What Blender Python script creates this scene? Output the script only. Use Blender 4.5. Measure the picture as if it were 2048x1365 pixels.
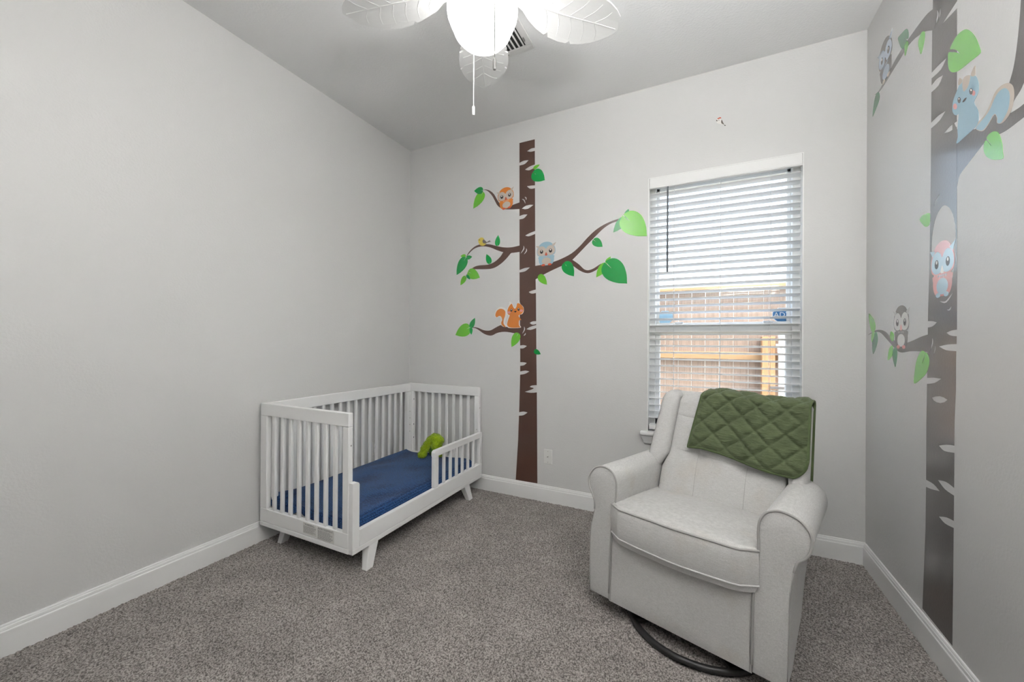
import bpy, bmesh, math, random
import numpy as np
from mathutils import Vector, Matrix, geometry, noise

random.seed(7); np.random.seed(7)
for o in list(bpy.data.objects): bpy.data.objects.remove(o, do_unlink=True)
S = bpy.context.scene
COL = S.collection
PI = math.pi

# ------------------------------------------------------------------ camera
FPX = 776.56; YAW = 0.452724; PITCH = 0.002526; ROLL = 0.006233
CAM = np.array([2.46376, -2.85894, 1.25779])
RW, RH, RD = 3.30645, 3.048, 3.16          # room width (x), height, depth (towards -y)
def cam_basis():
    cy, sy = math.cos(YAW), math.sin(YAW); cp, sp = math.cos(PITCH), math.sin(PITCH)
    d = np.array([-sy*cp, cy*cp, sp]); r = np.array([cy, sy, 0.0]); u = np.cross(r, d)
    cr, sr = math.cos(ROLL), math.sin(ROLL)
    return cr*r + sr*u, -sr*r + cr*u, d
CR, CU, CD = cam_basis()
cd = bpy.data.cameras.new('camera'); co = bpy.data.objects.new('camera', cd); COL.objects.link(co)
cd.sensor_fit = 'HORIZONTAL'; cd.sensor_width = 36.0; cd.lens = FPX/2048*36.0
cd.clip_start = 0.02; cd.clip_end = 200
M = Matrix(((CR[0], CU[0], -CD[0], CAM[0]), (CR[1], CU[1], -CD[1], CAM[1]), (CR[2], CU[2], -CD[2], CAM[2]), (0, 0, 0, 1)))
co.matrix_world = M
S.camera = co

# ------------------------------------------------------------------ sky, sun, exposure
SKY = 1.4; SUN = 2.0; LAMP_POWER = 5.5; FILL_POWER = 128.0  # last value drives the added fill light behind the camera
SUN_ELEV, SUN_AZ = math.radians(50), math.radians(108)
W = bpy.data.worlds.new('sky'); S.world = W; W.use_nodes = True
nt = W.node_tree; nt.nodes.clear()
wo = nt.nodes.new('ShaderNodeOutputWorld'); bg = nt.nodes.new('ShaderNodeBackground')
sk = nt.nodes.new('ShaderNodeTexSky'); sk.sky_type = 'NISHITA'; sk.sun_disc = False
sk.sun_elevation = SUN_ELEV; sk.sun_rotation = SUN_AZ; sk.dust_density = 3.0; sk.air_density = 1.0; sk.ozone_density = 1.0
bg.inputs[1].default_value = SKY
# thin bright cloud veil over the blue, the same all around
wtc = nt.nodes.new('ShaderNodeTexCoord'); wn = nt.nodes.new('ShaderNodeTexNoise'); wn.inputs['Scale'].default_value = 3.0; wn.inputs['Detail'].default_value = 5
wr = nt.nodes.new('ShaderNodeMapRange'); wr.inputs[1].default_value = .35; wr.inputs[2].default_value = .65; wr.inputs[3].default_value = .45; wr.inputs[4].default_value = .85
wm = nt.nodes.new('ShaderNodeMix'); wm.data_type = 'RGBA'; wm.inputs[7].default_value = (.86, .89, .93, 1)
nt.links.new(wtc.outputs['Generated'], wn.inputs['Vector']); nt.links.new(wn.outputs[0], wr.inputs[0]); nt.links.new(wr.outputs[0], wm.inputs[0])
nt.links.new(sk.outputs[0], wm.inputs[6]); nt.links.new(wm.outputs[2], bg.inputs[0]); nt.links.new(bg.outputs[0], wo.inputs[0])
sl = bpy.data.lights.new('sun', 'SUN'); sl.energy = SUN; sl.angle = math.radians(0.6); sl.color = (1, .96, .9)
so = bpy.data.objects.new('sun', sl); COL.objects.link(so)
sdir = Vector((math.sin(SUN_AZ)*math.cos(SUN_ELEV), math.cos(SUN_AZ)*math.cos(SUN_ELEV), math.sin(SUN_ELEV)))
so.rotation_euler = sdir.to_track_quat('Z', 'Y').to_euler(); so.location = (2, -8, 12)
S.view_settings.view_transform = 'Standard'; S.view_settings.look = 'None'
S.view_settings.exposure = 1.0; S.view_settings.gamma = 1.0; S.view_settings.use_curve_mapping = False

# ------------------------------------------------------------------ helpers
def srgb(r, g, b):
    f = lambda c: (c/255)/12.92 if c/255 <= .04045 else ((c/255+.055)/1.055)**2.4
    return (f(r), f(g), f(b))
MATS = {}
def mat(name, color, rough=.5, bump=None, vary=None, spec=.5, metal=0.0, emit=None, coat=0.0, sheen=0.0, stretch=(1,1,1)):
    m = bpy.data.materials.new(name); m.use_nodes = True
    t = m.node_tree; b = t.nodes['Principled BSDF']
    b.inputs['Base Color'].default_value = (*color, 1); b.inputs['Roughness'].default_value = rough
    b.inputs['Specular IOR Level'].default_value = spec; b.inputs['Metallic'].default_value = metal
    b.inputs['Coat Weight'].default_value = coat; b.inputs['Coat Roughness'].default_value = .18; b.inputs['Coat IOR'].default_value = 1.7; b.inputs['Sheen Weight'].default_value = sheen
    tc = t.nodes.new('ShaderNodeTexCoord'); mp = t.nodes.new('ShaderNodeMapping'); mp.inputs['Scale'].default_value = stretch
    t.links.new(tc.outputs['Object'], mp.inputs[0])
    if vary:
        sc, amt = vary
        n = t.nodes.new('ShaderNodeTexNoise'); n.inputs['Scale'].default_value = sc; n.inputs['Detail'].default_value = 3
        t.links.new(mp.outputs[0], n.inputs['Vector'])
        r = t.nodes.new('ShaderNodeMapRange'); r.inputs[1].default_value = .3; r.inputs[2].default_value = .7
        r.inputs[3].default_value = 1-amt; r.inputs[4].default_value = 1+amt
        t.links.new(n.outputs[0], r.inputs[0])
        x = t.nodes.new('ShaderNodeVectorMath'); x.operation = 'SCALE'; x.inputs[0].default_value = color
        t.links.new(r.outputs[0], x.inputs['Scale']); t.links.new(x.outputs[0], b.inputs['Base Color'])
    if bump:
        sc, st, di = bump
        n = t.nodes.new('ShaderNodeTexNoise'); n.inputs['Scale'].default_value = sc; n.inputs['Detail'].default_value = 2
        t.links.new(mp.outputs[0], n.inputs['Vector'])
        bp = t.nodes.new('ShaderNodeBump'); bp.inputs['Strength'].default_value = st; bp.inputs['Distance'].default_value = di
        t.links.new(n.outputs[0], bp.inputs['Height']); t.links.new(bp.outputs[0], b.inputs['Normal'])
    if emit:
        b.inputs['Emission Color'].default_value = (*emit[0], 1); b.inputs['Emission Strength'].default_value = emit[1]
    MATS[name] = m
    return m

def link(o, parent=None):
    COL.objects.link(o)
    if parent is not None: o.parent = parent
    return o
XF = {}
def empty(name, loc=(0,0,0), rz=0.0, label=None, cat=None, group=None, kind=None):
    o = bpy.data.objects.new(name, None); o.empty_display_size = .05
    o.location = loc; o.rotation_euler = (0, 0, rz); COL.objects.link(o)
    XF[o.name] = Matrix.Translation(loc) @ Matrix.Rotation(rz, 4, 'Z')
    tag(o, label, cat, group, kind)
    return o
def tag(o, label=None, cat=None, group=None, kind=None):
    if label: o['label'] = label
    if cat: o['category'] = cat
    if group: o['group'] = group
    if kind: o['kind'] = kind
    return o
def mesh(name, verts, faces, m, parent=None, smooth=None, world=False):
    me = bpy.data.meshes.new(name)
    if world and parent is not None:
        inv = XF[parent.name].inverted(); verts = [inv @ Vector(v) for v in verts]
    me.from_pydata([tuple(v) for v in verts], [], [tuple(f) for f in faces]); me.update()
    bm = bmesh.new(); bm.from_mesh(me); bmesh.ops.recalc_face_normals(bm, faces=bm.faces); bm.to_mesh(me); bm.free()
    if smooth is not None:
        for p in me.polygons: p.use_smooth = True
        if smooth < 179: me.set_sharp_from_angle(angle=math.radians(smooth))
    if m is not None: me.materials.append(m)
    o = bpy.data.objects.new(name, me); link(o, parent)
    if parent is not None and parent.type == 'MESH': pass
    return o
class MB:
    def __init__(s): s.v = []; s.f = []
    def add(s, v, f):
        n = len(s.v); s.v += [tuple(p) for p in v]; s.f += [tuple(i+n for i in q) for q in f]; return s
    def box(s, x0, x1, y0, y1, z0, z1, b=0.0):
        if b <= 0:
            return s.add([(x,y,z) for x in (x0,x1) for y in (y0,y1) for z in (z0,z1)],
                         [(0,1,3,2),(4,6,7,5),(0,4,5,1),(2,3,7,6),(0,2,6,4),(1,5,7,3)])
        bm = bmesh.new(); bmesh.ops.create_cube(bm, size=1)
        for v in bm.verts:
            v.co = Vector(((x0+x1)/2+v.co.x*(x1-x0), (y0+y1)/2+v.co.y*(y1-y0), (z0+z1)/2+v.co.z*(z1-z0)))
        bmesh.ops.bevel(bm, geom=bm.edges[:], offset=b, segments=1 if b < .004 else 2, affect='EDGES', profile=.5)
        bm.verts.index_update()
        s.add([v.co[:] for v in bm.verts], [[v.index for v in f.verts] for f in bm.faces]); bm.free()
        return s
    def prism(s, poly, axis, a, b):
        """poly: 2D points in the plane across axis; extruded from a to b"""
        n = len(poly)
        def P(p, t):
            return {'x': (t, p[0], p[1]), 'y': (p[0], t, p[1]), 'z': (p[0], p[1], t)}[axis]
        v = [P(p, a) for p in poly] + [P(p, b) for p in poly]
        f = [tuple(range(n)), tuple(range(2*n-1, n-1, -1))] + [(i, (i+1) % n, (i+1) % n+n, i+n) for i in range(n)]
        return s.add(v, f)
    def lathe(s, prof, n=32, c=(0,0,0)):
        v = []; f = []
        for r, z in prof:
            for k in range(n):
                a = 2*PI*k/n; v.append((c[0]+r*math.cos(a), c[1]+r*math.sin(a), c[2]+z))
        for i in range(len(prof)-1):
            for k in range(n):
                f.append((i*n+k, i*n+(k+1) % n, (i+1)*n+(k+1) % n, (i+1)*n+k))
        if prof[0][0] > 1e-6: f.append(tuple(range(n)))
        if prof[-1][0] > 1e-6: f.append(tuple((len(prof)-1)*n+k for k in range(n)))
        return s.add(v, f)
    def tube(s, pts, r, n=8, closed=False):
        P = [Vector(p) for p in pts]; m = len(P); v = []; f = []
        t0 = (P[1]-P[0]).normalized()
        ref = Vector((0,0,1)) if abs(t0.z) < .9 else Vector((1,0,0))
        nrm = t0.cross(ref).normalized()
        for i in range(m):
            if closed: t = (P[(i+1) % m]-P[i-1]).normalized()
            else: t = (P[min(i+1, m-1)]-P[max(i-1, 0)]).normalized()
            nrm = (nrm - t*nrm.dot(t)).normalized(); b = t.cross(nrm)
            rr = r[i] if isinstance(r, (list, tuple)) else r
            for k in range(n):
                a = 2*PI*k/n; v.append(P[i] + nrm*math.cos(a)*rr + b*math.sin(a)*rr)
        for i in range(m if closed else m-1):
            j = (i+1) % m
            for k in range(n): f.append((i*n+k, i*n+(k+1) % n, j*n+(k+1) % n, j*n+k))
        if not closed: f += [tuple(range(n)), tuple((m-1)*n+k for k in range(n))]
        return s.add(v, f)
    def grid(s, nu, nv, fn, closed_u=False):
        v = [fn(i, j) for j in range(nv) for i in range(nu)]; f = []
        for j in range(nv-1):
            for i in range(nu if closed_u else nu-1):
                f.append((j*nu+i, j*nu+(i+1) % nu, (j+1)*nu+(i+1) % nu, (j+1)*nu+i))
        return s.add(v, f)
    def build(s, name, m, parent=None, smooth=None, world=False): return mesh(name, s.v, s.f, m, parent, smooth, world)
def copy_tree(o, parent=None):
    c = o.copy(); COL.objects.link(c); c.parent = parent
    for ch in list(o.children): copy_tree(ch, c)
    return c
def spline(pts, closed=True, k=4):
    P = [np.array(p, float) for p in pts]; n = len(P); out = []
    for i in range(n if closed else n-1):
        p0 = P[i-1] if (closed or i > 0) else P[i]; p1 = P[i]; p2 = P[(i+1) % n]
        p3 = P[(i+2) % n] if (closed or i+2 < n) else p2
        for j in range(k):
            t = j/k
            out.append(.5*((2*p1)+(-p0+p2)*t+(2*p0-5*p1+4*p2-p3)*t*t+(-p0+3*p1-3*p2+p3)*t**3))
    if not closed: out.append(P[-1])
    return out
def ray(px, py): return CD + (px-1024)/FPX*CR - (py-682.5)/FPX*CU
def on_plane(px, py, ax, val):
    d = ray(px, py); t = (val-CAM[ax])/d[ax]; return CAM + t*d

# ------------------------------------------------------------------ materials
WALLC = (.655, .651, .642)
m_wall = mat('wall_paint', WALLC, .42, bump=(95, .22, .004), vary=(1.2, .012), spec=.45)
m_ceil = mat('ceiling_paint', (.83, .829, .822), .75, bump=(85, .28, .005), spec=.25)
m_trim = mat('trim_white', (.84, .84, .83), .35, vary=(3, .012))
m_crib = mat('crib_white', (.86, .86, .85), .38, vary=(4, .012))
m_black = mat('black_metal', (.012, .011, .011), .4)
m_hole = mat('dark_hole', (.03, .03, .03), .8)
m_steel = mat('steel', (.45, .44, .42), .35, metal=1.0)
m_vinyl = mat('window_vinyl', (.78, .785, .775), .35)
m_slat = mat('blind_slat', (.80, .80, .79), .4, vary=(6, .01))
m_cord = mat('blind_cord', (.70, .71, .71), .7)
m_wand = mat('tilt_wand', (.09, .10, .11), .25)
m_fan = mat('fan_white', (.80, .80, .785), .45)
m_globe = mat('frosted_bowl', (.9, .9, .9), .4, emit=((1.0, .985, .98), LAMP_POWER))
m_plate = mat('plate_white', (.74, .735, .715), .4)
# glass: mostly clear with a thin sheen
def glass_mat():
    m = bpy.data.materials.new('window_glass'); m.use_nodes = True; t = m.node_tree; t.nodes.clear()
    o = t.nodes.new('ShaderNodeOutputMaterial'); mx = t.nodes.new('ShaderNodeMixShader'); mx.inputs[0].default_value = .06
    a = t.nodes.new('ShaderNodeBsdfTransparent'); a.inputs[0].default_value = (.95, .97, .96, 1)
    g = t.nodes.new('ShaderNodeBsdfGlossy'); g.inputs['Roughness'].default_value = .02
    t.links.new(a.outputs[0], mx.inputs[1]); t.links.new(g.outputs[0], mx.inputs[2]); t.links.new(mx.outputs[0], o.inputs[0])
    return m
m_glass = glass_mat()
def carpet_mat():
    m = bpy.data.materials.new('carpet_pile'); m.use_nodes = True; t = m.node_tree; b = t.nodes['Principled BSDF']
    b.inputs['Roughness'].default_value = .95; b.inputs['Specular IOR Level'].default_value = .1; b.inputs['Sheen Weight'].default_value = .15
    tc = t.nodes.new('ShaderNodeTexCoord')
    n1 = t.nodes.new('ShaderNodeTexNoise'); n1.inputs['Scale'].default_value = 150; n1.inputs['Detail'].default_value = 3; n1.inputs['Roughness'].default_value = .7
    n2 = t.nodes.new('ShaderNodeTexNoise'); n2.inputs['Scale'].default_value = 5; n2.inputs['Detail'].default_value = 3
    cr = t.nodes.new('ShaderNodeValToRGB'); e = cr.color_ramp.elements
    e[0].position = .40; e[0].color = (.105, .094, .087, 1); e[1].position = .60; e[1].color = (.43, .395, .37, 1)
    r = t.nodes.new('ShaderNodeMapRange'); r.inputs[1].default_value = .3; r.inputs[2].default_value = .7; r.inputs[3].default_value = .88; r.inputs[4].default_value = 1.12
    x = t.nodes.new('ShaderNodeVectorMath'); x.operation = 'SCALE'
    for n in (n1, n2): t.links.new(tc.outputs['Object'], n.inputs['Vector'])
    t.links.new(n1.outputs[0], cr.inputs[0]); t.links.new(n2.outputs[0], r.inputs[0])
    t.links.new(cr.outputs[0], x.inputs[0]); t.links.new(r.outputs[0], x.inputs['Scale']); t.links.new(x.outputs[0], b.inputs['Base Color'])
    return m
m_carpet = carpet_mat()

# ------------------------------------------------------------------ room shell
T = .14
WX0, WX1, WZ0, WZ1 = 2.130, 3.014, .640, 2.408      # window opening in the back wall
def st(o, lab=None): o['kind'] = 'structure'; return o
def carpet():
    st_ = .0048; nx = int(RW/st_)+1; ny = int(RD/st_)+1
    X, Y = np.meshgrid(np.linspace(0, RW, nx), np.linspace(-RD, 0, ny))
    rng = np.random.default_rng(3)
    Z = rng.random((ny, nx))
    # clumped tufts: blend of fine and coarse random heights
    c = rng.random((ny//3+2, nx//3+2)); C = np.kron(c, np.ones((3, 3)))[:ny, :nx]
    Z = .004+.009*(.65*Z+.35*C)
    X = X + (rng.random((ny, nx))-.5)*.003; Y = Y + (rng.random((ny, nx))-.5)*.003
    X[:, 0] = 0; X[:, -1] = RW; Y[0] = -RD; Y[-1] = 0
    v = np.stack([X, Y, Z], -1).reshape(-1, 3)
    i = (np.arange(ny-1)[:, None]*nx+np.arange(nx-1)[None]).reshape(-1)
    f = np.stack([i, i+1, i+nx+1, i+nx], 1)
    me = bpy.data.meshes.new('floor'); me.vertices.add(len(v)); me.vertices.foreach_set('co', v.ravel())
    me.loops.add(f.size); me.loops.foreach_set('vertex_index', f.ravel().astype(np.int32))
    me.polygons.add(len(f)); me.polygons.foreach_set('loop_start', (np.arange(len(f))*4).astype(np.int32))
    me.polygons.foreach_set('loop_total', np.full(len(f), 4, np.int32))
    me.update(calc_edges=True); me.validate(); me.materials.append(m_carpet)
    o = bpy.data.objects.new('floor', me); COL.objects.link(o)
    return st(tag(o, 'grey-brown cut pile carpet covering the whole floor'))
carpet()
def slab(name, x0, x1, y0, y1, z0, z1, m): return st(MB().box(x0, x1, y0, y1, z0, z1).build(name, m))
slab('ceiling', -T, RW+T, -RD-T, T, RH, RH+.12, m_ceil)
slab('wall_left', -T, 0, -RD-T, T, 0, RH, m_wall)
slab('wall_right', RW, RW+T, -RD-T, T, 0, RH, m_wall)
slab('wall_front', 0, RW, -RD-T, -RD, 0, RH, m_wall)
wb = MB()
wb.box(0, WX0, 0, T, 0, RH).box(WX1, RW, 0, T, 0, RH).box(WX0, WX1, 0, T, 0, WZ0).box(WX0, WX1, 0, T, WZ1, RH)
st(wb.build('wall_back', m_wall))
BB = [(0,.134),(.0055,.134),(.0075,.130),(.0078,.1255),(.0105,.1225),(.0115,.1135),(.0108,.1115),(.0135,.1085),(.0145,.1055),(.0145,0),(0,0)]
st(MB().prism([(-d, z) for d, z in BB], 'x', 0, RW).build('baseboard_back', m_trim))
st(MB().prism([(d, z) for d, z in BB], 'y', -RD, -.0145).build('baseboard_left', m_trim))
st(MB().prism([(RW-d, z) for d, z in BB], 'y', -RD, -.0145).build('baseboard_right', m_trim))
st(MB().prism([(-RD+d, z) for d, z in BB], 'x', .0145, RW-.0145).build('baseboard_front', m_trim))

# ------------------------------------------------------------------ window
win = empty('window_1', ((WX0+WX1)/2, .07, WZ0), kind='structure')
win['label'] = 'white vinyl single-hung window behind the blind'
def wp(name, mb, m, smooth=None): return mb.build(name, m, win, smooth, world=True)
fr = MB(); FW = .045
fr.box(WX0, WX0+FW, .055, .135, WZ0, WZ1, .003).box(WX1-FW, WX1, .055, .135, WZ0, WZ1, .003)
fr.box(WX0+FW, WX1-FW, .055, .135, WZ1-FW, WZ1, .003).box(WX0+FW, WX1-FW, .055, .135, WZ0, WZ0+FW, .003)
wp('frame', fr, m_vinyl)
ja = MB().box(WX0-.002, WX0+.004, -.002, .055, WZ0, WZ1).box(WX1-.004, WX1+.002, -.002, .055, WZ0, WZ1).box(WX0, WX1, -.002, .055, WZ1-.004, WZ1+.002)
wp('jamb', ja, m_trim)
ZM0, ZM1 = 1.312, 1.40
us = MB(); us.box(WX0+FW, WX1-FW, .105, .130, ZM0+.02, ZM1, .003)
us.box(WX0+FW, WX0+FW+.02, .105, .130, ZM1, WZ1-FW, .002).box(WX1-FW-.02, WX1-FW, .105, .130, ZM1, WZ1-FW, .002).box(WX0+FW, WX1-FW, .105, .130, WZ1-FW-.02, WZ1-FW, .002)
usd = wp('upper_sash', us, m_vinyl)
ls = MB(); ls.box(WX0+FW, WX1-FW, .062, .100, ZM0, ZM1-.012, .004)
ls.box(WX0+FW, WX0+FW+.030, .062, .100, WZ0+FW, ZM0, .003).box(WX1-FW-.030, WX1-FW, .062, .100, WZ0+FW, ZM0, .003).box(WX0+FW, WX1-FW, .062, .100, WZ0+FW, WZ0+FW+.05, .003)
wp('lower_sash', ls, m_vinyl)
for xx in (2.30, 2.82):
    wp('sash_lock', MB().box(xx, xx+.055, .066, .090, ZM1-.012, ZM1+.004, .003), m_vinyl)
wp('pane', MB().box(WX0+FW+.02, WX1-FW-.02, .116, .120, ZM1, WZ1-FW-.02), m_glass)
wp('pane', MB().box(WX0+FW+.03, WX1-FW-.03, .079, .083, WZ0+FW+.05, ZM0), m_glass)
wp('sill', MB().box(WX0-.045, WX1+.045, -.045, .055, WZ0-.022, WZ0+.002, .006), m_trim, 60)
ap = [(-.002, WZ0-.022), (-.030, WZ0-.022), (-.030, WZ0-.032), (-.024, WZ0-.050), (-.018, WZ0-.062), (-.016, WZ0-.078), (-.010, WZ0-.086), (-.002, WZ0-.086)]
apm = MB(); k = len(ap)
apm.add([(WX0-.040+.3*(-.03-0)*0+(.0 if True else 0)+max(0, (.03+p[0]))*1.2, p[0], p[1]) for p in ap] + [(WX1+.040-max(0, (.03+p[0]))*1.2, p[0], p[1]) for p in ap],
        [tuple(range(k)), tuple(range(2*k-1, k-1, -1))] + [(i, (i+1) % k, (i+1) % k+k, i+k) for i in range(k)])
wp('apron', apm, m_trim)
# security stickers on the glass
m_stk = mat('sticker_blue', srgb(40, 110, 165), .4); m_stw = mat('sticker_white', (.85, .87, .88), .4); m_stp = mat('sticker_pale', srgb(165, 205, 228), .5)
def octa(cx, cz, r, sx=1.12):
    return [(cx+sx*r*math.cos(PI/8+k*PI/4)/math.cos(PI/8), cz+r*math.sin(PI/8+k*PI/4)/math.cos(PI/8)) for k in range(8)]
def text_mesh(name, s, size, m, parent, mtx, ext=.0003):
    c = bpy.data.curves.new(name, 'FONT'); c.body = s; c.size = size; c.align_x = 'CENTER'; c.align_y = 'CENTER'; c.extrude = ext; c.resolution_u = 2
    t = bpy.data.objects.new('tmp', c); COL.objects.link(t); bpy.context.view_layer.update()
    me = bpy.data.meshes.new_from_object(t.evaluated_get(bpy.context.evaluated_depsgraph_get()))
    bpy.data.objects.remove(t, do_unlink=True); me.name = name
    inv = XF[parent.name].inverted() if parent.name in XF else Matrix()
    me.transform(inv @ mtx); me.materials.clear(); me.materials.append(m)
    return link(bpy.data.objects.new(name, me), parent)
s1 = empty('window_sticker', (2.927, .114, 1.44), label='blue octagonal security sticker with white letters on the upper pane', cat='sticker')
MB().prism(octa(2.927, 1.44, .047), 'y', .1135, .1155).build('backing', m_stw, s1, world=True)
MB().prism(octa(2.927, 1.44, .043), 'y', .1125, .1136).build('badge', m_stk, s1, world=True)
text_mesh('lettering', 'ADT', .044, m_stw, s1, Matrix.Translation((2.927, .1120, 1.441)) @ Matrix.Rotation(PI/2, 4, 'X'))
s2 = empty('window_sticker', (2.232, .114, 1.44), label='pale blue octagonal sticker on the upper pane, left corner', cat='sticker')
MB().prism(octa(2.232, 1.44, .047), 'y', .1130, .1155).build('backing', m_stp, s2, world=True)

# ------------------------------------------------------------------ blind
bl = empty('window_blind', (WX0+.44, .02, WZ0), label='white two-inch slat blind hanging in the window, slats open', cat='blind')
BX0, BX1 = WX0+.010, WX1-.010
MB().box(BX0-.004, BX1+.004, -.012, .004, 2.336, 2.403, .003).box(BX0, BX1, .004, .052, 2.355, 2.400).build('valance', m_slat, bl, world=True)
MB().box(BX0-.004, BX1+.004, -.016, .006, 2.328, 2.3375, .003).build('valance_lip', m_slat, bl, world=True)
TILT = math.radians(13); SD = .050
slat_mb = MB(); ns = 7
prof = []
for k in range(ns):
    t = k/(ns-1)-.5; prof.append((t*SD, .0022*(1-4*t*t)))
pr = prof + [(p[0], p[1]-.0028) for p in reversed(prof)]
rot = [(c*math.cos(TILT)-d*0, 0) for c, d in pr]
pr2 = [(c*math.cos(-TILT)-d*math.sin(-TILT), c*math.sin(-TILT)+d*math.cos(-TILT)) for c, d in pr]
zs = 2.292; nsl = 0; base = None
while zs > .715:
    if base is None:
        base = MB().prism(pr2, 'x', BX0-bl.location.x, BX1-bl.location.x).build('slat', m_slat, bl, 40)
        sm = base
    else:
        sm = base.copy(); COL.objects.link(sm); sm.parent = bl
    sm.location = (0, .026-bl.location.y, zs-bl.location.z); zs -= .0458; nsl += 1
MB().box(BX0, BX1, .002, .052, .655, .688, .004).build('bottom_rail', m_slat, bl, world=True)
for xx in (2.296, 2.576, 2.849):
    for yy in (-.001, .052):
        MB().tube([(xx, yy, 2.335), (xx, yy, .67)], .0011, 5).build('ladder_cord', m_cord, bl, world=True)
MB().tube([(2.256, -.022, 2.325), (2.256, -.022, 1.742)], [.0052, .0062], 8).build('tilt_wand', m_wand, bl, 60, world=True)

# ------------------------------------------------------------------ outdoors
m_grass = mat('yard_ground', (.20, .19, .13), .9, vary=(8, .3))
yard = MB().box(-6, 10, T, 12, -.45, -.35).build('yard_ground', m_grass)
tag(yard, 'bare grassy ground of the side yard outside the window', 'ground', kind='structure')
m_fence = mat('fence_board', srgb(150, 128, 112), .8, vary=(9, .22), stretch=(6, 1, .5))
m_rail = mat('fence_rail', srgb(176, 138, 98), .75, vary=(12, .12), stretch=(.5, 1, 6))
m_post = mat('fence_post', srgb(186, 140, 98), .75, vary=(10, .16), stretch=(5, 1, .5))
fe = empty('fence', (2.5, 2.0, -.35), label='tan wooden board fence with horizontal rails outside the window', cat='fence')
fb = None; x = -.4; i = 0
while x < 5.2:
    if x+.138 > 0:
        o = MB().box(0, .136, 0, .018, 0, 2.2+.0*i, .002).build('board', m_fence, fe) if fb is None else fb.copy()
        if fb is None: fb = o
        else: COL.objects.link(o); o.parent = fe
        o.location = (x-2.5, .004*random.random(), .012*random.random()-.01)
    x += .1385; i += 1
for z0, z1 in ((1.085, 1.165), (.1, .19)):
    MB().box(-.3, 5.2, 1.955, 1.998, z0, z1, .003).build('rail', m_rail, fe, world=True)
MB().box(-.3, 5.2, 1.94, 2.03, 1.85, 1.885, .003).build('cap_board', m_rail, fe, world=True)
for xx in (.62, 3.033):
    MB().box(xx, xx+.115, 1.885, 1.985, -.35, 1.33 if xx > 1 else 1.85, .004).build('post', m_post, fe, world=True)
m_wpost = mat('white_post', (.82, .82, .80), .5)
wpst = empty('gate_post', (3.205, 1.9, -.35), label='white post with bracket standing beside the fence post', cat='post')
MB().box(3.175, 3.236, 1.88, 1.94, -.35, 1.36, .004).build('post', m_wpost, wpst, world=True)
MB().box(3.150, 3.245, 1.865, 1.88, 1.225, 1.255, .003).box(3.165, 3.185, 1.865, 1.88, 1.165, 1.225).box(3.20, 3.215, 1.865, 1.88, 1.165, 1.225).build('bracket', m_wpost, wpst, world=True)
MB().box(3.10, 3.225, 1.86, 1.88, .795, .822, .003).build('latch', mat('latch_grey', (.20, .18, .17), .5, metal=.6), wpst, world=True)

# ------------------------------------------------------------------ ceiling vent
ve = empty('ceiling_vent', (1.43, -.83, RH), label='white metal air vent with dark slots in the ceiling behind the fan', cat='vent')
VX0, VX1, VY0, VY1 = 1.215, 1.552, -.985, -.690
vf = MB(); b_ = .042
vf.box(VX0, VX1, VY0, VY0+b_, RH-.008, RH, .002).box(VX0, VX1, VY1-b_, VY1, RH-.008, RH, .002).box(VX0, VX0+b_, VY0+b_, VY1-b_, RH-.008, RH, .002).box(VX1-b_, VX1, VY0+b_, VY1-b_, RH-.008, RH, .002)
vf.build('frame', m_plate, ve, world=True)
MB().box(VX0+b_, VX1-b_, VY0+b_, VY1-b_, RH-.0015, RH-.0005).build('duct', m_hole, ve, world=True)
n = 9
for i in range(n):
    xx = VX0+b_+(VX1-VX0-2*b_)*(i+.5)/n
    MB().prism([(xx-.003, RH-.007), (xx-.001, RH-.007), (xx+.005, RH-.0012), (xx+.003, RH-.0012)], 'y', VY0+b_, VY1-b_).build('louver', m_plate, ve, world=True)
MB().box(VX1-.034, VX1-.028, -.80, -.775, RH-.018, RH-.008).build('damper_lever', m_steel, ve, world=True)
for yy in (VY0+.02, VY1-.02):
    MB().lathe([(0, -.0102), (.004, -.0098), (.004, -.008)], 10, ((VX0+VX1)/2, yy, RH)).build('screw', m_steel, ve, world=True)

# ------------------------------------------------------------------ wall plates
p1 = empty('cable_plate', (1.394, 0, .363), label='white cable wall plate on the back wall beside the tree trunk', cat='wall plate')
MB().box(1.359, 1.429, -.007, 0, .306, .420, .0035).build('plate', m_plate, p1, world=True)
MB().prism([(1.394+.0055*math.cos(a*PI/3), .363+.0055*math.sin(a*PI/3)) for a in range(6)], 'y', -.016, -.007).build('connector', m_steel, p1, world=True)
for zz in (.321, .405):
    MB().prism([(1.394+.003*math.cos(a*PI/4), zz+.003*math.sin(a*PI/4)) for a in range(8)], 'y', -.0082, -.007).build('screw', m_steel, p1, world=True)
p2 = empty('wall_outlet', (0, -.418, .36), label='white wall outlet on the left wall seen through the crib slats', cat='outlet')
MB().box(0, .006, -.453, -.383, .302, .418, .003).build('plate', m_plate, p2, world=True)
for zz in (.338, .382):
    MB().box(.006, .0085, -.435, -.401, zz-.015, zz+.015, .001).build('socket', m_trim, p2, world=True)
    for yy in (-.425, -.412):
        MB().box(.0085, .0089, yy-.0012, yy+.0012, zz-.004, zz+.005).build('slot', m_hole, p2, world=True)

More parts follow.
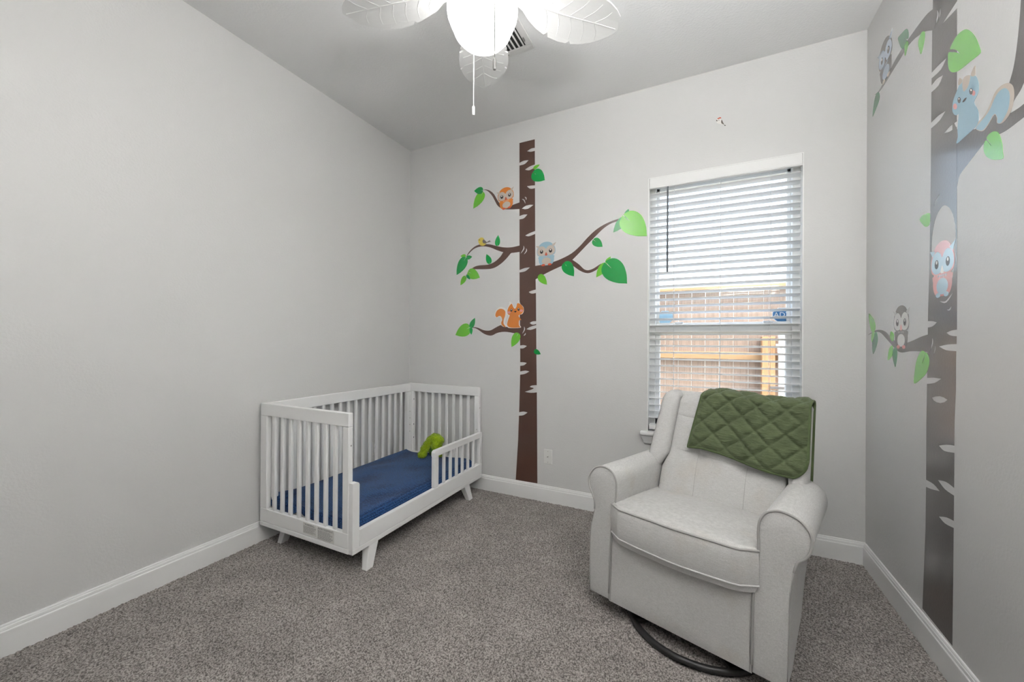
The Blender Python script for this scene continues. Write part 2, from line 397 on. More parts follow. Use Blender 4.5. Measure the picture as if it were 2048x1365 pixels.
# ------------------------------------------------------------------ ceiling fan
FC = (1.69, -1.55); BZ = 2.655
fan = empty('ceiling_fan', (FC[0], FC[1], RH), label='white ceiling fan with five palm-leaf blades and a lit frosted bowl', cat='ceiling fan')
L = lambda pr, n=40: MB().lathe(pr, n, (FC[0], FC[1], 0))
L([(0, RH), (.075, RH), (.075, RH-.02), (.055, RH-.055), (.02, RH-.07), (0, RH-.07)]).build('canopy', m_fan, fan, 35, world=True)
L([(0, RH-.06), (.013, RH-.06), (.013, 2.80), (0, 2.80)], 16).build('downrod', m_fan, fan, 60, world=True)
L([(0, 2.82), (.04, 2.82), (.06, 2.80), (.12, 2.785), (.15, 2.75), (.155, 2.70), (.14, 2.672), (.10, 2.660), (.060, 2.650), (.045, 2.635), (.045, 2.56), (.030, 2.545), (0, 2.545)]).build('motor_housing', m_fan, fan, 35, world=True)
bowl = L([(0, 2.412), (.03, 2.414), (.06, 2.423), (.088, 2.440), (.108, 2.463), (.118, 2.488), (.126, 2.505), (.135, 2.528), (.138, 2.550), (.136, 2.572), (.131, 2.584), (.128, 2.584), (.132, 2.571), (.134, 2.550), (.131, 2.529), (.122, 2.507), (.114, 2.489), (.104, 2.465), (.085, 2.443), (.058, 2.427), (.03, 2.418), (0, 2.416)], 48)
bowl.build('light_bowl', m_globe, fan, 180, world=True)
half = [(.150, .026), (.185, .040), (.225, .070), (.270, .094), (.318, .110), (.330, .096), (.341, .115), (.395, .121), (.435, .119), (.446, .104), (.458, .116), (.505, .104), (.548, .086), (.585, .062), (.612, .036), (.628, .014), (.634, 0)]
other = [(r+.02*(.1 < r-.15 < .45), w*1.02) for r, w in half[:-1]]
outl = half + [(r, -w) for r, w in reversed(other)]
def blade(parent):
    def hz(r, w): return .012*(w/.12)**2*(-1)+.02*math.sin(max(0, (r-.15))*2.2)
    pts = outl; n = len(pts)
    tri = geometry.tessellate_polygon([[Vector((p[0], p[1], 0)) for p in pts]])
    # denser: strip rows along r so the blade can be dished
    v = [(r, w, hz(r, w)+.004) for r, w in pts] + [(r, w, hz(r, w)-.004) for r, w in pts]
    f = [t for t in tri] + [tuple(i+n for i in reversed(t)) for t in tri] + [(i, (i+1) % n, (i+1) % n+n, i+n) for i in range(n)]
    b = mesh('blade', v, f, m_fan, parent)
    def strip(pts2, r0, nm='vein'):
        pp = spline(pts2, False, 5)
        mb = MB().tube([(p[0], p[1], hz(p[0], p[1])-.0042) for p in pp], [r0*(1-.6*i/(len(pp)-1)) for i in range(len(pp))], 6)
        return mb.build(nm, m_fan, b, 80)
    strip([(.15, 0), (.35, .006), (.5, .0), (.62, -.004)], .005, 'midrib')
    for r in (.215, .275, .335, .395, .455, .515):
        sp = .105*math.sin(min(1, (r-.1)/.25)*PI/2)*(1 if r < .42 else 1-(r-.42)*3.0)
        for sgn in (1, -1):
            strip([(r, .004*sgn), (r+.03, sgn*sp*.5), (r+.042, sgn*sp*.95)], .0027)
    return b
b0 = None
for k in range(5):
    b = blade(fan) if b0 is None else copy_tree(b0, fan)
    if b0 is None: b0 = b
    a = math.radians(119.6+72*k)
    b.matrix_local = Matrix.Translation((0, 0, BZ-RH)) @ Matrix.Rotation(a, 4, 'Z') @ Matrix.Rotation(math.radians(-7), 4, 'X')
    MB().box(.10, .20, -.018, .018, BZ+.006-RH, BZ+.014-RH, .002).build('blade_iron', m_fan, fan).rotation_euler = (0, 0, a)
def chain(top, zend, m1, m2, nm):
    t = Vector(top); mb = MB(); z = t.z
    c = mb.tube([(t.x, t.y, t.z), (t.x, t.y, zend)], .0016, 6).build(nm, m1, fan, world=True)
    bd = MB()
    zz = t.z
    while zz > zend:
        bd.add(*ico(.0027, (t.x, t.y, zz))); zz -= .0064
    bo = bd.build('bead_run', m1, c); bo.data.transform(XF[fan.name].inverted())
    f = MB().lathe([(0, 0), (.0045, -.001), (.0062, -.006), (.0062, -.034), (.0050, -.039), (0, -.040)], 14, (t.x, t.y, zend)).build('fob', m2, c, 50)
    f.data.transform(XF[fan.name].inverted())
def ico(r, c):
    v = [(c[0]+r*x, c[1]+r*y, c[2]+r*z) for x, y, z in ((1,0,0),(-1,0,0),(0,1,0),(0,-1,0),(0,0,1),(0,0,-1))]
    return v, [(0,2,4),(2,1,4),(1,3,4),(3,0,4),(2,0,5),(1,2,5),(3,1,5),(0,3,5)]
m_chain = mat('chain_grey', (.06, .058, .055), .5); m_fob = mat('fob_grey', (.20, .195, .19), .5)
wq = on_plane(947, 218, 1, -1.44); chain((wq[0], -1.44, 2.60), wq[2]+.012, m_fan, m_fan, 'pull_chain')
dq = on_plane(989, 140, 1, -1.695); chain((dq[0], -1.695, 2.60), dq[2]+.040, m_chain, m_fob, 'pull_chain')
MB().tube([(wq[0], -1.44, 2.60), (FC[0]-.02, FC[1]+.08, 2.60)], .002, 6).build('chain_arm', m_fan, fan, world=True)
MB().tube([(dq[0], -1.695, 2.60), (FC[0]+.05, FC[1]-.06, 2.60)], .002, 6).build('chain_arm', m_fan, fan, world=True)
# ------------------------------------------------------------------ added fill light shaped as a floor lamp, unseen behind the camera
def uplight(x, y, label, power, nm):
    e = empty('fill_uplight', (x, y, .012), label=label, cat='added fill light')
    FL = lambda pr, n=40: MB().lathe(pr, n, (x, y, 0))
    FL([(0, .012), (.14, .012), (.14, .028), (.03, .040), (0, .040)]).build('base', m_fan, e, 40, world=True)
    FL([(0, .03), (.013, .03), (.013, 1.65), (0, 1.65)], 14).build('pole', m_fan, e, 60, world=True)
    FL([(0, 1.64), (.05, 1.645), (.16, 1.68), (.24, 1.73), (.270, 1.78), (.290, 1.88), (.285, 1.88), (.264, 1.78), (.235, 1.736), (.155, 1.688), (0, 1.655)]).build('shade', m_fan, e, 60, world=True)
    FL([(0, 1.715), (.10, 1.716), (.19, 1.728), (.225, 1.745), (.19, 1.752), (.10, 1.756), (0, 1.757)]).build('diffuser', mat('fill_diffuser_'+nm, (.9, .9, .9), .4, emit=((1, .995, .99), power)), e, 180, world=True)
uplight(2.99, -2.84, 'added white fill uplight, unseen in the corner behind the camera', FILL_POWER, 'right')
#PART2
# ------------------------------------------------------------------ wall decals (thin vinyl stickers)
def vinyl(name, c, rough=.24, coat=.25): return mat('vinyl_'+name, c, rough, bump=(95, .08, .004), spec=.5 if coat < .5 else .8, coat=coat)
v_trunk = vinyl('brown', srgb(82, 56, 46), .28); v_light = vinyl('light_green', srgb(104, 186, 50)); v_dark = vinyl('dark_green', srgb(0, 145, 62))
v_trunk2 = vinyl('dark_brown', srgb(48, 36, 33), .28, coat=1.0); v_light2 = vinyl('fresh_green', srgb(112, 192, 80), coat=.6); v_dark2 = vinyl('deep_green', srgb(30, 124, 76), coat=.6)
v_orange = vinyl('orange', srgb(210, 125, 52)); v_cream = vinyl('cream', srgb(196, 184, 172)); v_black = vinyl('black', srgb(40, 34, 34)); v_white = vinyl('white', srgb(235, 232, 228))
v_red = vinyl('red', srgb(208, 92, 62)); v_beak = vinyl('beak', srgb(178, 84, 62)); v_blue = vinyl('blue', srgb(152, 184, 200)); v_grey = vinyl('grey', srgb(64, 56, 54), coat=.6); v_pink = vinyl('pink', srgb(222, 150, 148), coat=1.0)
v_lblue = vinyl('pale_blue', srgb(160, 178, 200), coat=1.0); v_yellow = vinyl('yellow', srgb(214, 190, 84)); v_wing = vinyl('wing_grey', srgb(112, 104, 98)); v_sky = vinyl('light_sky', srgb(176, 208, 226), coat=1.0); v_ash = vinyl('ash', srgb(92, 86, 84), coat=.6); v_pale = vinyl('pale_grey', srgb(214, 212, 208), coat=1.0); v_sand = vinyl('sand', srgb(190, 178, 164))
def W2(w, px, py):
    p = on_plane(px, py, 1, 0.0) if w == 'B' else on_plane(px, py, 0, RW)
    return (p[0], p[2]) if w == 'B' else (p[1], p[2])
def W3(w, a, b, off): return (a, -off, b) if w == 'B' else (RW-off, a, b)
def area(l): return sum(l[i-1][0]*l[i][1]-l[i][0]*l[i-1][1] for i in range(len(l)))
def decal(name, w, loops, layer, m, parent, world2d=False, k=3):
    """loops: list of (points, smooth); first outer, the rest holes"""
    L2 = []
    for pts, smo in loops:
        q = pts if world2d else [W2(w, *p) for p in pts]
        if smo: q = [tuple(p) for p in spline(q, True, k)]
        q = [tuple(p) for p in q]
        L2.append(q)
    flat = [p for l in L2 for p in l]; n = len(flat)
    tri = geometry.tessellate_polygon([[Vector((p[0], p[1], 0)) for p in l] for l in L2])
    o0, o1 = .0001, .00022*layer
    v = [W3(w, p[0], p[1], o1) for p in flat] + [W3(w, p[0], p[1], o0) for p in flat]
    f = list(tri); s = 0
    for l in L2:
        c = len(l)
        for i in range(c): f.append((s+i, s+(i+1) % c, s+(i+1) % c+n, s+i+n))
        s += c
    par = parent; up = parent
    while up is not None and up.name not in XF: up = up.parent
    o = mesh(name, [XF[up.name].inverted() @ Vector(p) for p in v], f, m, par)
    return o
def wall_empty(name, w, px, py, label, cat='wall decal', group=None):
    a, b = W2(w, px, py); return empty(name, W3(w, a, b, 0), label=label, cat=cat, group=group)
def leaf_pts(w, b, t, wr):
    b = np.array(W2(w, *b)); t = np.array(W2(w, *t)); d = t-b; L = np.linalg.norm(d); d = d/L; n = np.array([-d[1], d[0]])
    sh = [(0, .02), (.02, .16), (.08, .34), (.2, .46), (.35, .5), (.5, .47), (.65, .38), (.8, .25), (.92, .10), (1, 0)]
    nick = [(.13, .012)]
    up = [b+d*L*s+n*L*wr*q for s, q in sh]; dn = [b+d*L*s-n*L*wr*q for s, q in reversed(sh[:-1])]
    return spline(up, False, 2)+spline([up[-1]]+dn, False, 2)[1:]+[b+d*L*.30]
def leaf(w, parent, b, t, wr, m, layer):
    return decal('leaf', w, [(leaf_pts(w, b, t, wr), False)], layer, m, parent, world2d=True)
def crescent(pts, wpx=1.3):
    c = [np.array(p, float) for p in spline(pts, False, 4)]; up, dn = [], []
    for i, p in enumerate(c):
        t = c[min(i+1, len(c)-1)]-c[max(i-1, 0)]; t = t/np.linalg.norm(t); n = np.array([-t[1], t[0]])
        h = wpx*math.sin(PI*(i+.001)/(len(c)-1+.002))*.5+.05
        up.append(p+n*h); dn.append(p-n*h)
    return up+dn[::-1]

# ---- tree on the back wall
tb = wall_empty('tree_decal', 'B', 1053, 965, 'brown tree decal with green leaves on the wall beside the window')
LN = lambda ya, mids, yb, tip, x=None: (ya, mids, yb, tip)
left_edge = [(1039, 286.3), (1039, 420), (1039.2, 590), (1040.4, 700), (1040.4, 749), (1038.3, 823), (1036.3, 880.6), (1031.5, 960.2)]
right_edge = [(1069.6, 278.8), (1070.2, 420), (1070.6, 530), (1071.9, 590), (1072.9, 720), (1073.6, 770), (1074.8, 967.4)]
def ex(edge, y): return float(np.interp(y, [p[1] for p in edge], [p[0] for p in edge]))
Rn = [(295.8, [(1062, 297.5), (1054.2, 302.7), (1061.6, 303.8)], 301.9), (329.3, [(1060, 333), (1049.8, 339.5), (1058.4, 340.9)], 335),
      (370.9, [(1062, 371.6), (1054, 372.7), (1058, 376.6), (1063, 377.9)], 376.6), (462.4, [(1060, 466.3), (1050.5, 471.4), (1058, 472.9)], 468.1),
      (579.5, [(1064, 581.5), (1057.6, 584.3), (1061, 587), (1066, 587.6)], 586.2), (642.8, [(1065.1, 643.3), (1059.5, 646.4), (1063, 649), (1067, 649.8)], 648.3),
      (650.6, [(1061, 654), (1052.8, 658.7), (1061, 660.3)], 656.7), (770.8, [(1064, 771.6), (1059.9, 774.5), (1067.5, 777.6), (1049.6, 784.3)], 785.2)]
Lnn = [(326, [(1047.4, 321.8), (1057.3, 320.5), (1049.6, 328.2)], 331.3), (432.6, [(1046.9, 429.6), (1054.9, 429.2), (1047.7, 437)], 439),
       (540.5, [(1050, 536.4), (1060, 535.2), (1050.5, 542.9)], 545.2), (691.5, [(1047.7, 690.7), (1053.8, 692.6), (1046.7, 697.2)], 697.2),
       (725, [(1047, 725), (1053.5, 726.3), (1048, 731)], 732.2), (743.5, [(1051, 741.7), (1058.8, 743.5), (1050, 748.2)], 749.9), (825.2, [(1047, 823.7), (1055.1, 825.6), (1047, 830.9)], 832)]
def notch(p):
    x0 = (p[0][0]+p[-1][0])/2; t = max(range(1, len(p)-1), key=lambda i: abs(p[i][0]-x0))
    a, b = p[:t+1], p[t:]
    def arc(q, sg):     # bow a straight two-point side a little outwards
        if len(q) > 2: return [tuple(v) for v in spline(q, False, 3)]
        (xa, ya), (xb, yb) = q; return [(xa+(xb-xa)*f, ya+(yb-ya)*f+sg*abs(xb-xa)*.06*math.sin(PI*f)) for f in (0, .25, .5, .75, 1)]
    up = 1 if p[0][1] > p[-1][1] else -1
    return arc(a, up)+arc(b, -up)[1:]
def trunk_outline(left, right, Ln, Rnn):
    pts = []
    ev = [(p[1], 'p', p) for p in right] + [(q[0], 'n', q) for q in Rnn]
    for y, kk, d in sorted(ev, key=lambda e: e[0]):
        if kk == 'p':
            if not any(q[0] < y < q[2] for q in Rnn): pts.append(d)
        else: pts += notch([(ex(right, d[0]), d[0])] + d[1] + [(ex(right, d[2]), d[2])])
    ev = [(p[1], 'p', p) for p in left] + [(q[2], 'n', q) for q in Ln]
    for y, kk, d in sorted(ev, key=lambda e: -e[0]):
        if kk == 'p':
            if not any(q[0] < y < q[2] for q in Ln): pts.append(d)
        else: pts += notch([(ex(left, d[2]), d[2])] + d[1][::-1] + [(ex(left, d[0]), d[0])])
    return pts
holes = [([(1043.7, 417.7), (1048, 414), (1052.5, 411.6), (1060, 409.8), (1067, 410), (1061, 414.8), (1055.7, 418), (1050, 418.8)], False)]
for c in ([(1043.7, 398.4), (1048, 400.5), (1050.9, 407.6)], [(1049.3, 394.3), (1052, 396), (1052.5, 400.4)], [(1047.1, 491.9), (1047.6, 498), (1041.4, 507.6)],
          [(1052.4, 497.1), (1053, 502), (1048.1, 509)], [(1048.2, 653.6), (1049.0, 659.7), (1044.6, 667.9)], [(1051.3, 666.4), (1050, 669.5), (1047.2, 672)]):
    holes.append((crescent(c, 1.9), False))
decal('trunk', 'B', [(trunk_outline(left_edge, right_edge, Lnn, Rn), False)] + holes, 2, v_trunk, tb)
BR = [
 [(1043, 404), (1039, 405.2), (1026.7, 409.6), (1017, 413.7), (1007.4, 413.0), (1000.1, 407.5), (994.5, 400), (988, 388.7), (980, 381.8), (971.9, 379.2), (966.7, 380.2), (972.7, 381), (978.4, 385.1), (984.8, 392.7), (989.6, 401.6), (994.5, 410.5), (1000.9, 416.1), (1007.4, 418.5), (1018.7, 419.2), (1039, 418.5), (1043, 418)],
 [(1043, 490.5), (1039, 491.4), (1023.8, 494.8), (1009.5, 495.2), (995.2, 492.9), (981, 489.3), (968.6, 488.6), (957.1, 490), (947.6, 494.8), (940, 501.9), (935.2, 508.6), (932.5, 514.3), (937.2, 508.6), (942.4, 502.9), (949.5, 497.4), (959, 493.9), (970.5, 493.3), (981.9, 495.7), (993.3, 500.5), (1003, 503.8), (1006.2, 504.8), (1005, 507), (1001, 513.3), (993.3, 521), (983.8, 527.1), (974.3, 530), (961, 531), (951.4, 532.9), (942.9, 538.1), (935.2, 546.7), (931, 553.3), (938.6, 544.6), (945.7, 539.5), (953.3, 538.9), (966.7, 538.9), (981, 538.1), (991.4, 534.8), (1002.9, 527.1), (1012.4, 518.1), (1020, 509), (1022.9, 506.4), (1028, 505.8), (1039, 504.3), (1043, 504)],
 [(1043, 655.6), (1039.5, 655.6), (1023.1, 655.6), (1012, 653), (1002.6, 650.5), (992.3, 655.1), (982.1, 660.8), (973.8, 661.8), (965.6, 660.3), (956.4, 656.2), (948.2, 654.8), (944.1, 655.6), (951.3, 657.2), (958.5, 661.3), (967.7, 667.9), (977.9, 671.5), (985.1, 671), (994.4, 666.4), (1007.7, 664.1), (1021, 665.4), (1039.5, 669.5), (1043, 670)],
 [(1067, 532.6), (1070.2, 532.2), (1085.9, 529.4), (1105.4, 524.6), (1122.1, 518.3), (1143, 507.2), (1159.7, 492.6), (1173.6, 477.2), (1190.3, 461.2), (1207, 450.1), (1225.1, 441.8), (1240.4, 436.9), (1253, 433.4), (1247, 437), (1234.9, 442.4), (1219.5, 448.7), (1204.2, 459.8), (1188.9, 475.2), (1173.6, 490.5), (1158.3, 506.5), (1147, 518), (1145.1, 519.9), (1148, 522), (1158.3, 529.4), (1168, 538.6), (1176.4, 540.8), (1187.5, 537.1), (1201.4, 528), (1203, 531), (1193.1, 539.9), (1179.2, 546.4), (1168, 545.4), (1156.9, 539.9), (1145.8, 532.2), (1138, 530.3), (1129.1, 530.3), (1109.6, 538.5), (1088.7, 548.9), (1072, 558.7), (1067, 561)]]
for b in BR: decal('branch', 'B', [(b, True)], 1, v_trunk, tb, k=3)
LF = [((1066.6, 337.6), (1079.5, 329.3), .45, 0), ((1065.5, 344.7), (1089.7, 360.7), .75, 1), ((966.3, 381), (948.4, 382.2), .68, 1), ((967, 383.9), (946.5, 417.7), .52, 0),
 ((994.3, 492.4), (996.4, 470.3), .52, 1), ((980.5, 527.8), (972.9, 508.6), .55, 1), ((931.9, 512.4), (921, 512.4), .55, 0), ((931.9, 514.8), (913.3, 550.5), .52, 1),
 ((932.9, 516.2), (944.3, 513.8), .62, 1), ((935.7, 543.7), (959.8, 555.7), .66, 0), ((931.4, 552.4), (921, 571), .52, 0), ((933.3, 550.5), (940.5, 559.5), .45, 1),
 ((1077.6, 550.3), (1094, 569.8), .55, 0), ((1128, 525.3), (1147.9, 553.1), .64, 1), ((1186.1, 479.3), (1205.2, 493.9), .66, 1), ((1212.6, 526.7), (1192.4, 555.2), .5, 0),
 ((1211.9, 526.7), (1221.6, 513.4), .5, 0), ((1210, 524.3), (1254.3, 567.7), .68, 1), ((1251.6, 434.8), (1226.5, 465.4), .5, 1), ((1251.6, 432.7), (1257.1, 418.1), .62, 1),
 ((1246, 430.4), (1294, 472.7), .66, 0), ((941, 654.6), (910.8, 670.5), .64, 0), ((941, 656.2), (950, 636.2), .5, 1), ((942, 655.6), (942.6, 670), .5, 1), ((1037, 666.4), (1023.1, 694.6), .55, 0), ((1068.2, 701.3), (1081.5, 709), .62, 1)]
for i, (b, t, wr, c) in enumerate(LF): leaf('B', tb, b, t, wr, v_dark if c else v_light, 3+(i % 3)*.5)

# ---- tree on the right wall
tr = wall_empty('tree_decal', 'R', 1876, 1255, 'dark brown tree decal with an owl hollow on the right wall')
def zpx(w, z, a):   # pixel of a wall point
    p = np.array(W3(w, a, z, 0))-CAM; q = p@CD
    return (1024+FPX*(p@CR)/q, 682.5-FPX*(p@CU)/q)
le = [zpx('R', 2.88, -.672), (1866.2, 0), (1864.8, 60.7), (1863, 197), (1861.4, 394), (1859.3, 521), (1856.5, 620), (1855.8, 668.5), (1854.5, 754.5), (1853, 844.5), (1852.5, 959), (1851.2, 1060), (1845, 1218)]
re_ = [zpx('R', 2.88, -.865), (1914.4, 0), (1914, 70.8), (1913.8, 254), (1914.3, 542), (1914, 660), (1912.2, 720), (1912, 780), (1909.2, 844.5), (1908.2, 991.5), (1904.8, 1292.7)]
RnR = [(2, [(1900, 24), (1884.1, 49), (1899, 33)], 16.4), (243, [(1900, 253), (1888.5, 266.5), (1900, 263)], 253.8), (659.8, [(1903, 661.5), (1892.9, 666), (1899, 670.5), (1906, 672.4)], 672.9),
       (688.7, [(1895.6, 689.5), (1878.2, 693.4), (1891.9, 700.7)], 702.8), (891.9, [(1877.9, 891.9), (1888.6, 902.5)], 906.3), (976.5, [(1892.3, 964.5), (1876, 960.8), (1889.8, 979)], 992), (1042.5, [(1893, 1035.5), (1877.9, 1033.8), (1889.8, 1047.5)], 1056.7)]
LnR = [(145.4, [(1877, 131), (1893.3, 115.9), (1882, 139)], 156.9), (170.8, [(1874, 158), (1886.6, 150), (1877, 171)], 184.6), (245.4, [(1877, 231.5), (1891.2, 222.3), (1879.2, 241.5)], 256.9),
       (642.6, [(1865.7, 642.8), (1873.8, 645.2), (1865.7, 653)], 655.5), (756.3, [(1868.2, 756), (1882.6, 758.2), (1869.5, 766.3)], 768.4), (960.3, [(1867.4, 969), (1879.9, 983.3), (1862.4, 978.8)], 974.5)]
E_ = lambda pts: [(1820+x/4.707, 330+y/4.707) for x, y in pts]
hR = [(E_([(330, 380), (390, 430), (425, 560), (432, 750), (420, 950), (390, 1100), (335, 1195), (265, 1175), (225, 1050), (206, 850), (209, 680), (237, 520), (282, 420)]), True),
      ([(1864.2, 796), (1871, 793.4), (1880, 793), (1888, 795.5), (1895.3, 800.4), (1889, 805), (1881, 806.7), (1873, 805), (1867.5, 801.5)], False)]
for c, ww in (([(1873.8, 19.5), (1875.9, 30.8), (1869.2, 56.9)], 2.6), ([(1881, 15.4), (1880, 27), (1878.5, 36.9)], 2.4), ([(1864.5, 676), (1865.1, 687.2), (1858.5, 710.2)], 2), ([(1870.7, 691), (1870, 700), (1867.6, 709)], 1.6), ([(1879.5, 603), (1892.2, 604), (1906, 585)], 3.2), ([(1894, 620), (1899, 620), (1903, 613)], 2.4), ([(1868.5, 412), (1873, 400), (1880, 388)], 1.4)):
    hR.append((crescent(c, ww), False))
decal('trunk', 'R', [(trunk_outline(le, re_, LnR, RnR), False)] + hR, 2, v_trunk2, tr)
BRR = [
 [(1872, 12), (1866.2, 18), (1856, 26.4), (1845.5, 38.7), (1832.3, 56.3), (1815.6, 80), (1805, 95.8), (1791, 119), (1781.5, 137.8), (1773.5, 155), (1765.6, 168.2), (1757, 182.7), (1749.1, 190), (1758.4, 184), (1768.3, 170.8), (1780.1, 151), (1790.7, 133.9), (1803.9, 112.8), (1809.2, 102.2), (1816.5, 91.9), (1828, 79), (1841, 68.6), (1850.8, 62.9), (1864.8, 60.7), (1872, 60)],
 [(1905, 250), (1914, 258), (1930, 262), (1948.5, 258.5), (1975, 245), (2000, 215), (2012, 188), (2019, 164.6), (2026, 140), (2031.8, 107.7), (2037.4, 59.5), (2042, 0), (2044, -60), (2056, -110), (2086, -110), (2078, 0), (2072, 80), (2058, 146), (2048, 166), (2040.8, 181.5), (2028.5, 201.5), (2022, 223), (2021.5, 226), (2025, 224), (2036, 217), (2048, 207.7), (2090, 170), (2130, 120), (2139, 126), (2100, 196), (2048, 234.6), (2019, 257), (2000.8, 267.7), (1977.7, 276), (1963.8, 292.3), (1937.7, 326), (1919.7, 350.8), (1914.6, 372), (1906, 390)],
 [(1862, 667), (1855.8, 669.5), (1842, 674), (1827, 681), (1813.4, 686.2), (1803, 687), (1794.8, 684.7), (1787, 680), (1779.8, 673.5), (1772.3, 664.8), (1762.4, 660.4), (1752.4, 660.8), (1743.7, 665), (1736.2, 670.6), (1745, 666.4), (1753.7, 664), (1762.4, 666.7), (1771, 676), (1779.8, 686), (1788.5, 696), (1796, 702.8), (1804.7, 705.6), (1819.7, 703.1), (1835.9, 703.1), (1855, 704.6), (1862, 706)]]
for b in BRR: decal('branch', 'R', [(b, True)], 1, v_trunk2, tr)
def Z(ox, oy, s, pts): return [(ox+x/s, oy+y/s) for x, y in pts]
A_ = lambda p: Z(1740, 0, 11.375, p); B_ = lambda p: Z(1730, 60, 7.58, p); C_ = lambda p: Z(1840, 0, 9.75, p); D_ = lambda p: Z(1850, 120, 6.5, p); F_ = lambda p: Z(1730, 610, 8.03, p)
LR = [(A_([(820, 660), (730, 750), (640, 860), (660, 960), (715, 1095), (780, 1090), (815, 980), (850, 930), (800, 880), (865, 880), (882, 790), (865, 685)]), 1), (A_([(850, 935), (800, 1010), (785, 1130), (800, 1280), (845, 1130), (875, 1000)]), 0),
 (A_([(1210, 715), (1165, 760), (1120, 880), (1103, 1000), (1120, 1120), (1160, 1235), (1200, 1120), (1235, 950), (1250, 830), (1245, 725)]), 0),
 (C_([(910, 570), (1000, 620), (1080, 720), (1130, 820), (1165, 920), (1190, 1015), (1140, 1080), (1000, 1190), (880, 1290), (740, 1390), (640, 1410), (580, 1370), (553, 1280), (548, 1150), (560, 1025), (640, 1017), (710, 1022), (775, 1040), (720, 980), (640, 960), (590, 955), (640, 830), (720, 700), (820, 605)]), 0),
 (B_([(205, 940), (160, 1000), (132, 1150), (115, 1320), (170, 1190), (212, 1080), (224, 1000)]), 1),
 (D_([(890, 930), (830, 970), (805, 1022), (845, 1075), (864, 1118), (800, 1045), (770, 1100), (768, 1180), (800, 1250), (860, 1290), (940, 1298), (1018, 1282), (1014, 1200), (1008, 1110), (985, 1010), (950, 940)]), 0),
 (E_([(165, 457), (120, 475), (92, 515), (115, 555), (150, 583), (185, 560), (190, 465)]), 0),
 (F_([(62, 145), (110, 190), (150, 250), (170, 360), (150, 440), (110, 440), (80, 330)]), 0), (F_([(150, 440), (112, 450), (104, 540), (115, 605), (150, 500)]), 0), (F_([(168, 440), (130, 530), (115, 640), (130, 795), (180, 690), (208, 560), (192, 455)]), 1),
 (F_([(420, 425), (403, 510), (430, 580), (460, 575), (468, 480)]), 0), (F_([(440, 655), (390, 710), (365, 890), (430, 830), (450, 740)]), 0), (F_([(480, 690), (440, 770), (452, 880), (487, 1005), (512, 880), (520, 770), (505, 700)]), 1),
 (F_([(930, 740), (880, 775), (830, 900), (800, 1080), (790, 1265), (900, 1195), (990, 1095), (1035, 950), (1027, 840), (985, 765), (955, 830), (920, 945), (975, 790)]), 0)]
for i, (pts, c) in enumerate(LR): decal('leaf', 'R', [(pts, True)], 3+(i % 3)*.5, v_dark2 if c else v_light2, tr, k=3)

# ---- animal stickers
def ell(cx, cy, rx, ry, n=20, rot=0.0):
    c, s = math.cos(rot), math.sin(rot)
    return [(cx+rx*math.cos(a)*c-ry*math.sin(a)*s, cy+rx*math.cos(a)*s+ry*math.sin(a)*c) for a in [2*PI*k/n for k in range(n)]]
def owl(w, base, hgt, wid, label, body, face, belly, feet, beak, rot=0.0):
    e = wall_empty('owl_decal', w, *base, label); A0, B0 = W2(w, *base); sg = 1 if w == 'B' else -1
    def T(pts):
        c, s = math.cos(rot), math.sin(rot)
        return [(A0+sg*(x*wid*c-y*hgt*s), B0+x*wid*s+y*hgt*c) for x, y in pts]
    def d(nm, pts, smo, lay, m): return decal(nm, w, [(T(pts), smo)], lay, m, e, world2d=True)
    d('body', [(-.26, .02), (-.38, .14), (-.40, .28), (-.36, .40), (.36, .40), (.40, .28), (.38, .14), (.26, .02), (0, .0)], True, 3, body)
    d('head', [(-.30, .40), (-.45, .46), (-.49, .58), (-.47, .72), (-.38, .85), (-.22, .96), (0, 1.0), (.22, .96), (.38, .85), (.47, .72), (.49, .58), (.45, .46), (.30, .40), (0, .42)], True, 3.4, body)
    d('ear_tuft', [(-.42, .76), (-.54, .88), (-.36, .86), (-.30, .84)], False, 3.6, face)
    d('ear_tuft', [(.42, .76), (.54, .93), (.36, .87), (.30, .84)], False, 3.6, face)
    d('face', [(0, .46), (-.14, .42), (-.32, .43), (-.45, .52), (-.46, .66), (-.38, .78), (-.22, .83), (-.08, .78), (0, .70), (.08, .78), (.22, .83), (.38, .78), (.46, .66), (.45, .52), (.32, .43), (.14, .42)], True, 4, face)
    d('belly', ell(0, .18, .24, .15), False, 4, belly)
    for sx in (-1, 1):
        d('eye', ell(sx*.235, .60, .085, .085, 16), False, 4.6, v_black); d('eye_glint', ell(sx*.235+.0, .635, .034, .034, 10), False, 5.2, v_white)
        d('foot', ell(sx*.17, .025, .10, .045, 12), False, 4.8, feet)
    d('beak', [(0, .56), (-.065, .44), (0, .41), (.065, .44)], True, 4.8, beak)
    for k in (-.16, -.08, 0, .08, .16): d('breast_feather', [(k-.025, .39), (k, .335), (k+.025, .39)], False, 4.4, face)
    return e
owl('B', (1013.5, 417.5), .178, .152, 'orange owl sticker perched on the top branch', v_orange, v_cream, v_cream, v_red, v_beak, .10)
owl('B', (1093, 531), .186, .160, 'pale blue owl sticker on the branch right of the trunk', v_blue, v_cream, v_sand, v_red, v_beak, .04)
owl('R', (1772.6, 158), .215, .165, 'grey-blue owl sticker near the ceiling on the right wall', v_grey, v_lblue, v_lblue, v_cream, v_grey, .10)
owl('R', (1802.3, 696.5), .200, .158, 'grey and white owl sticker on the lower branch, right wall', v_ash, v_pale, v_pale, v_pink, v_pink)
owl('R', (1884.6, 592.5), .215, .165, 'pink and blue owl sticker inside the trunk hollow', v_pink, v_sky, v_sky, v_sky, v_white)
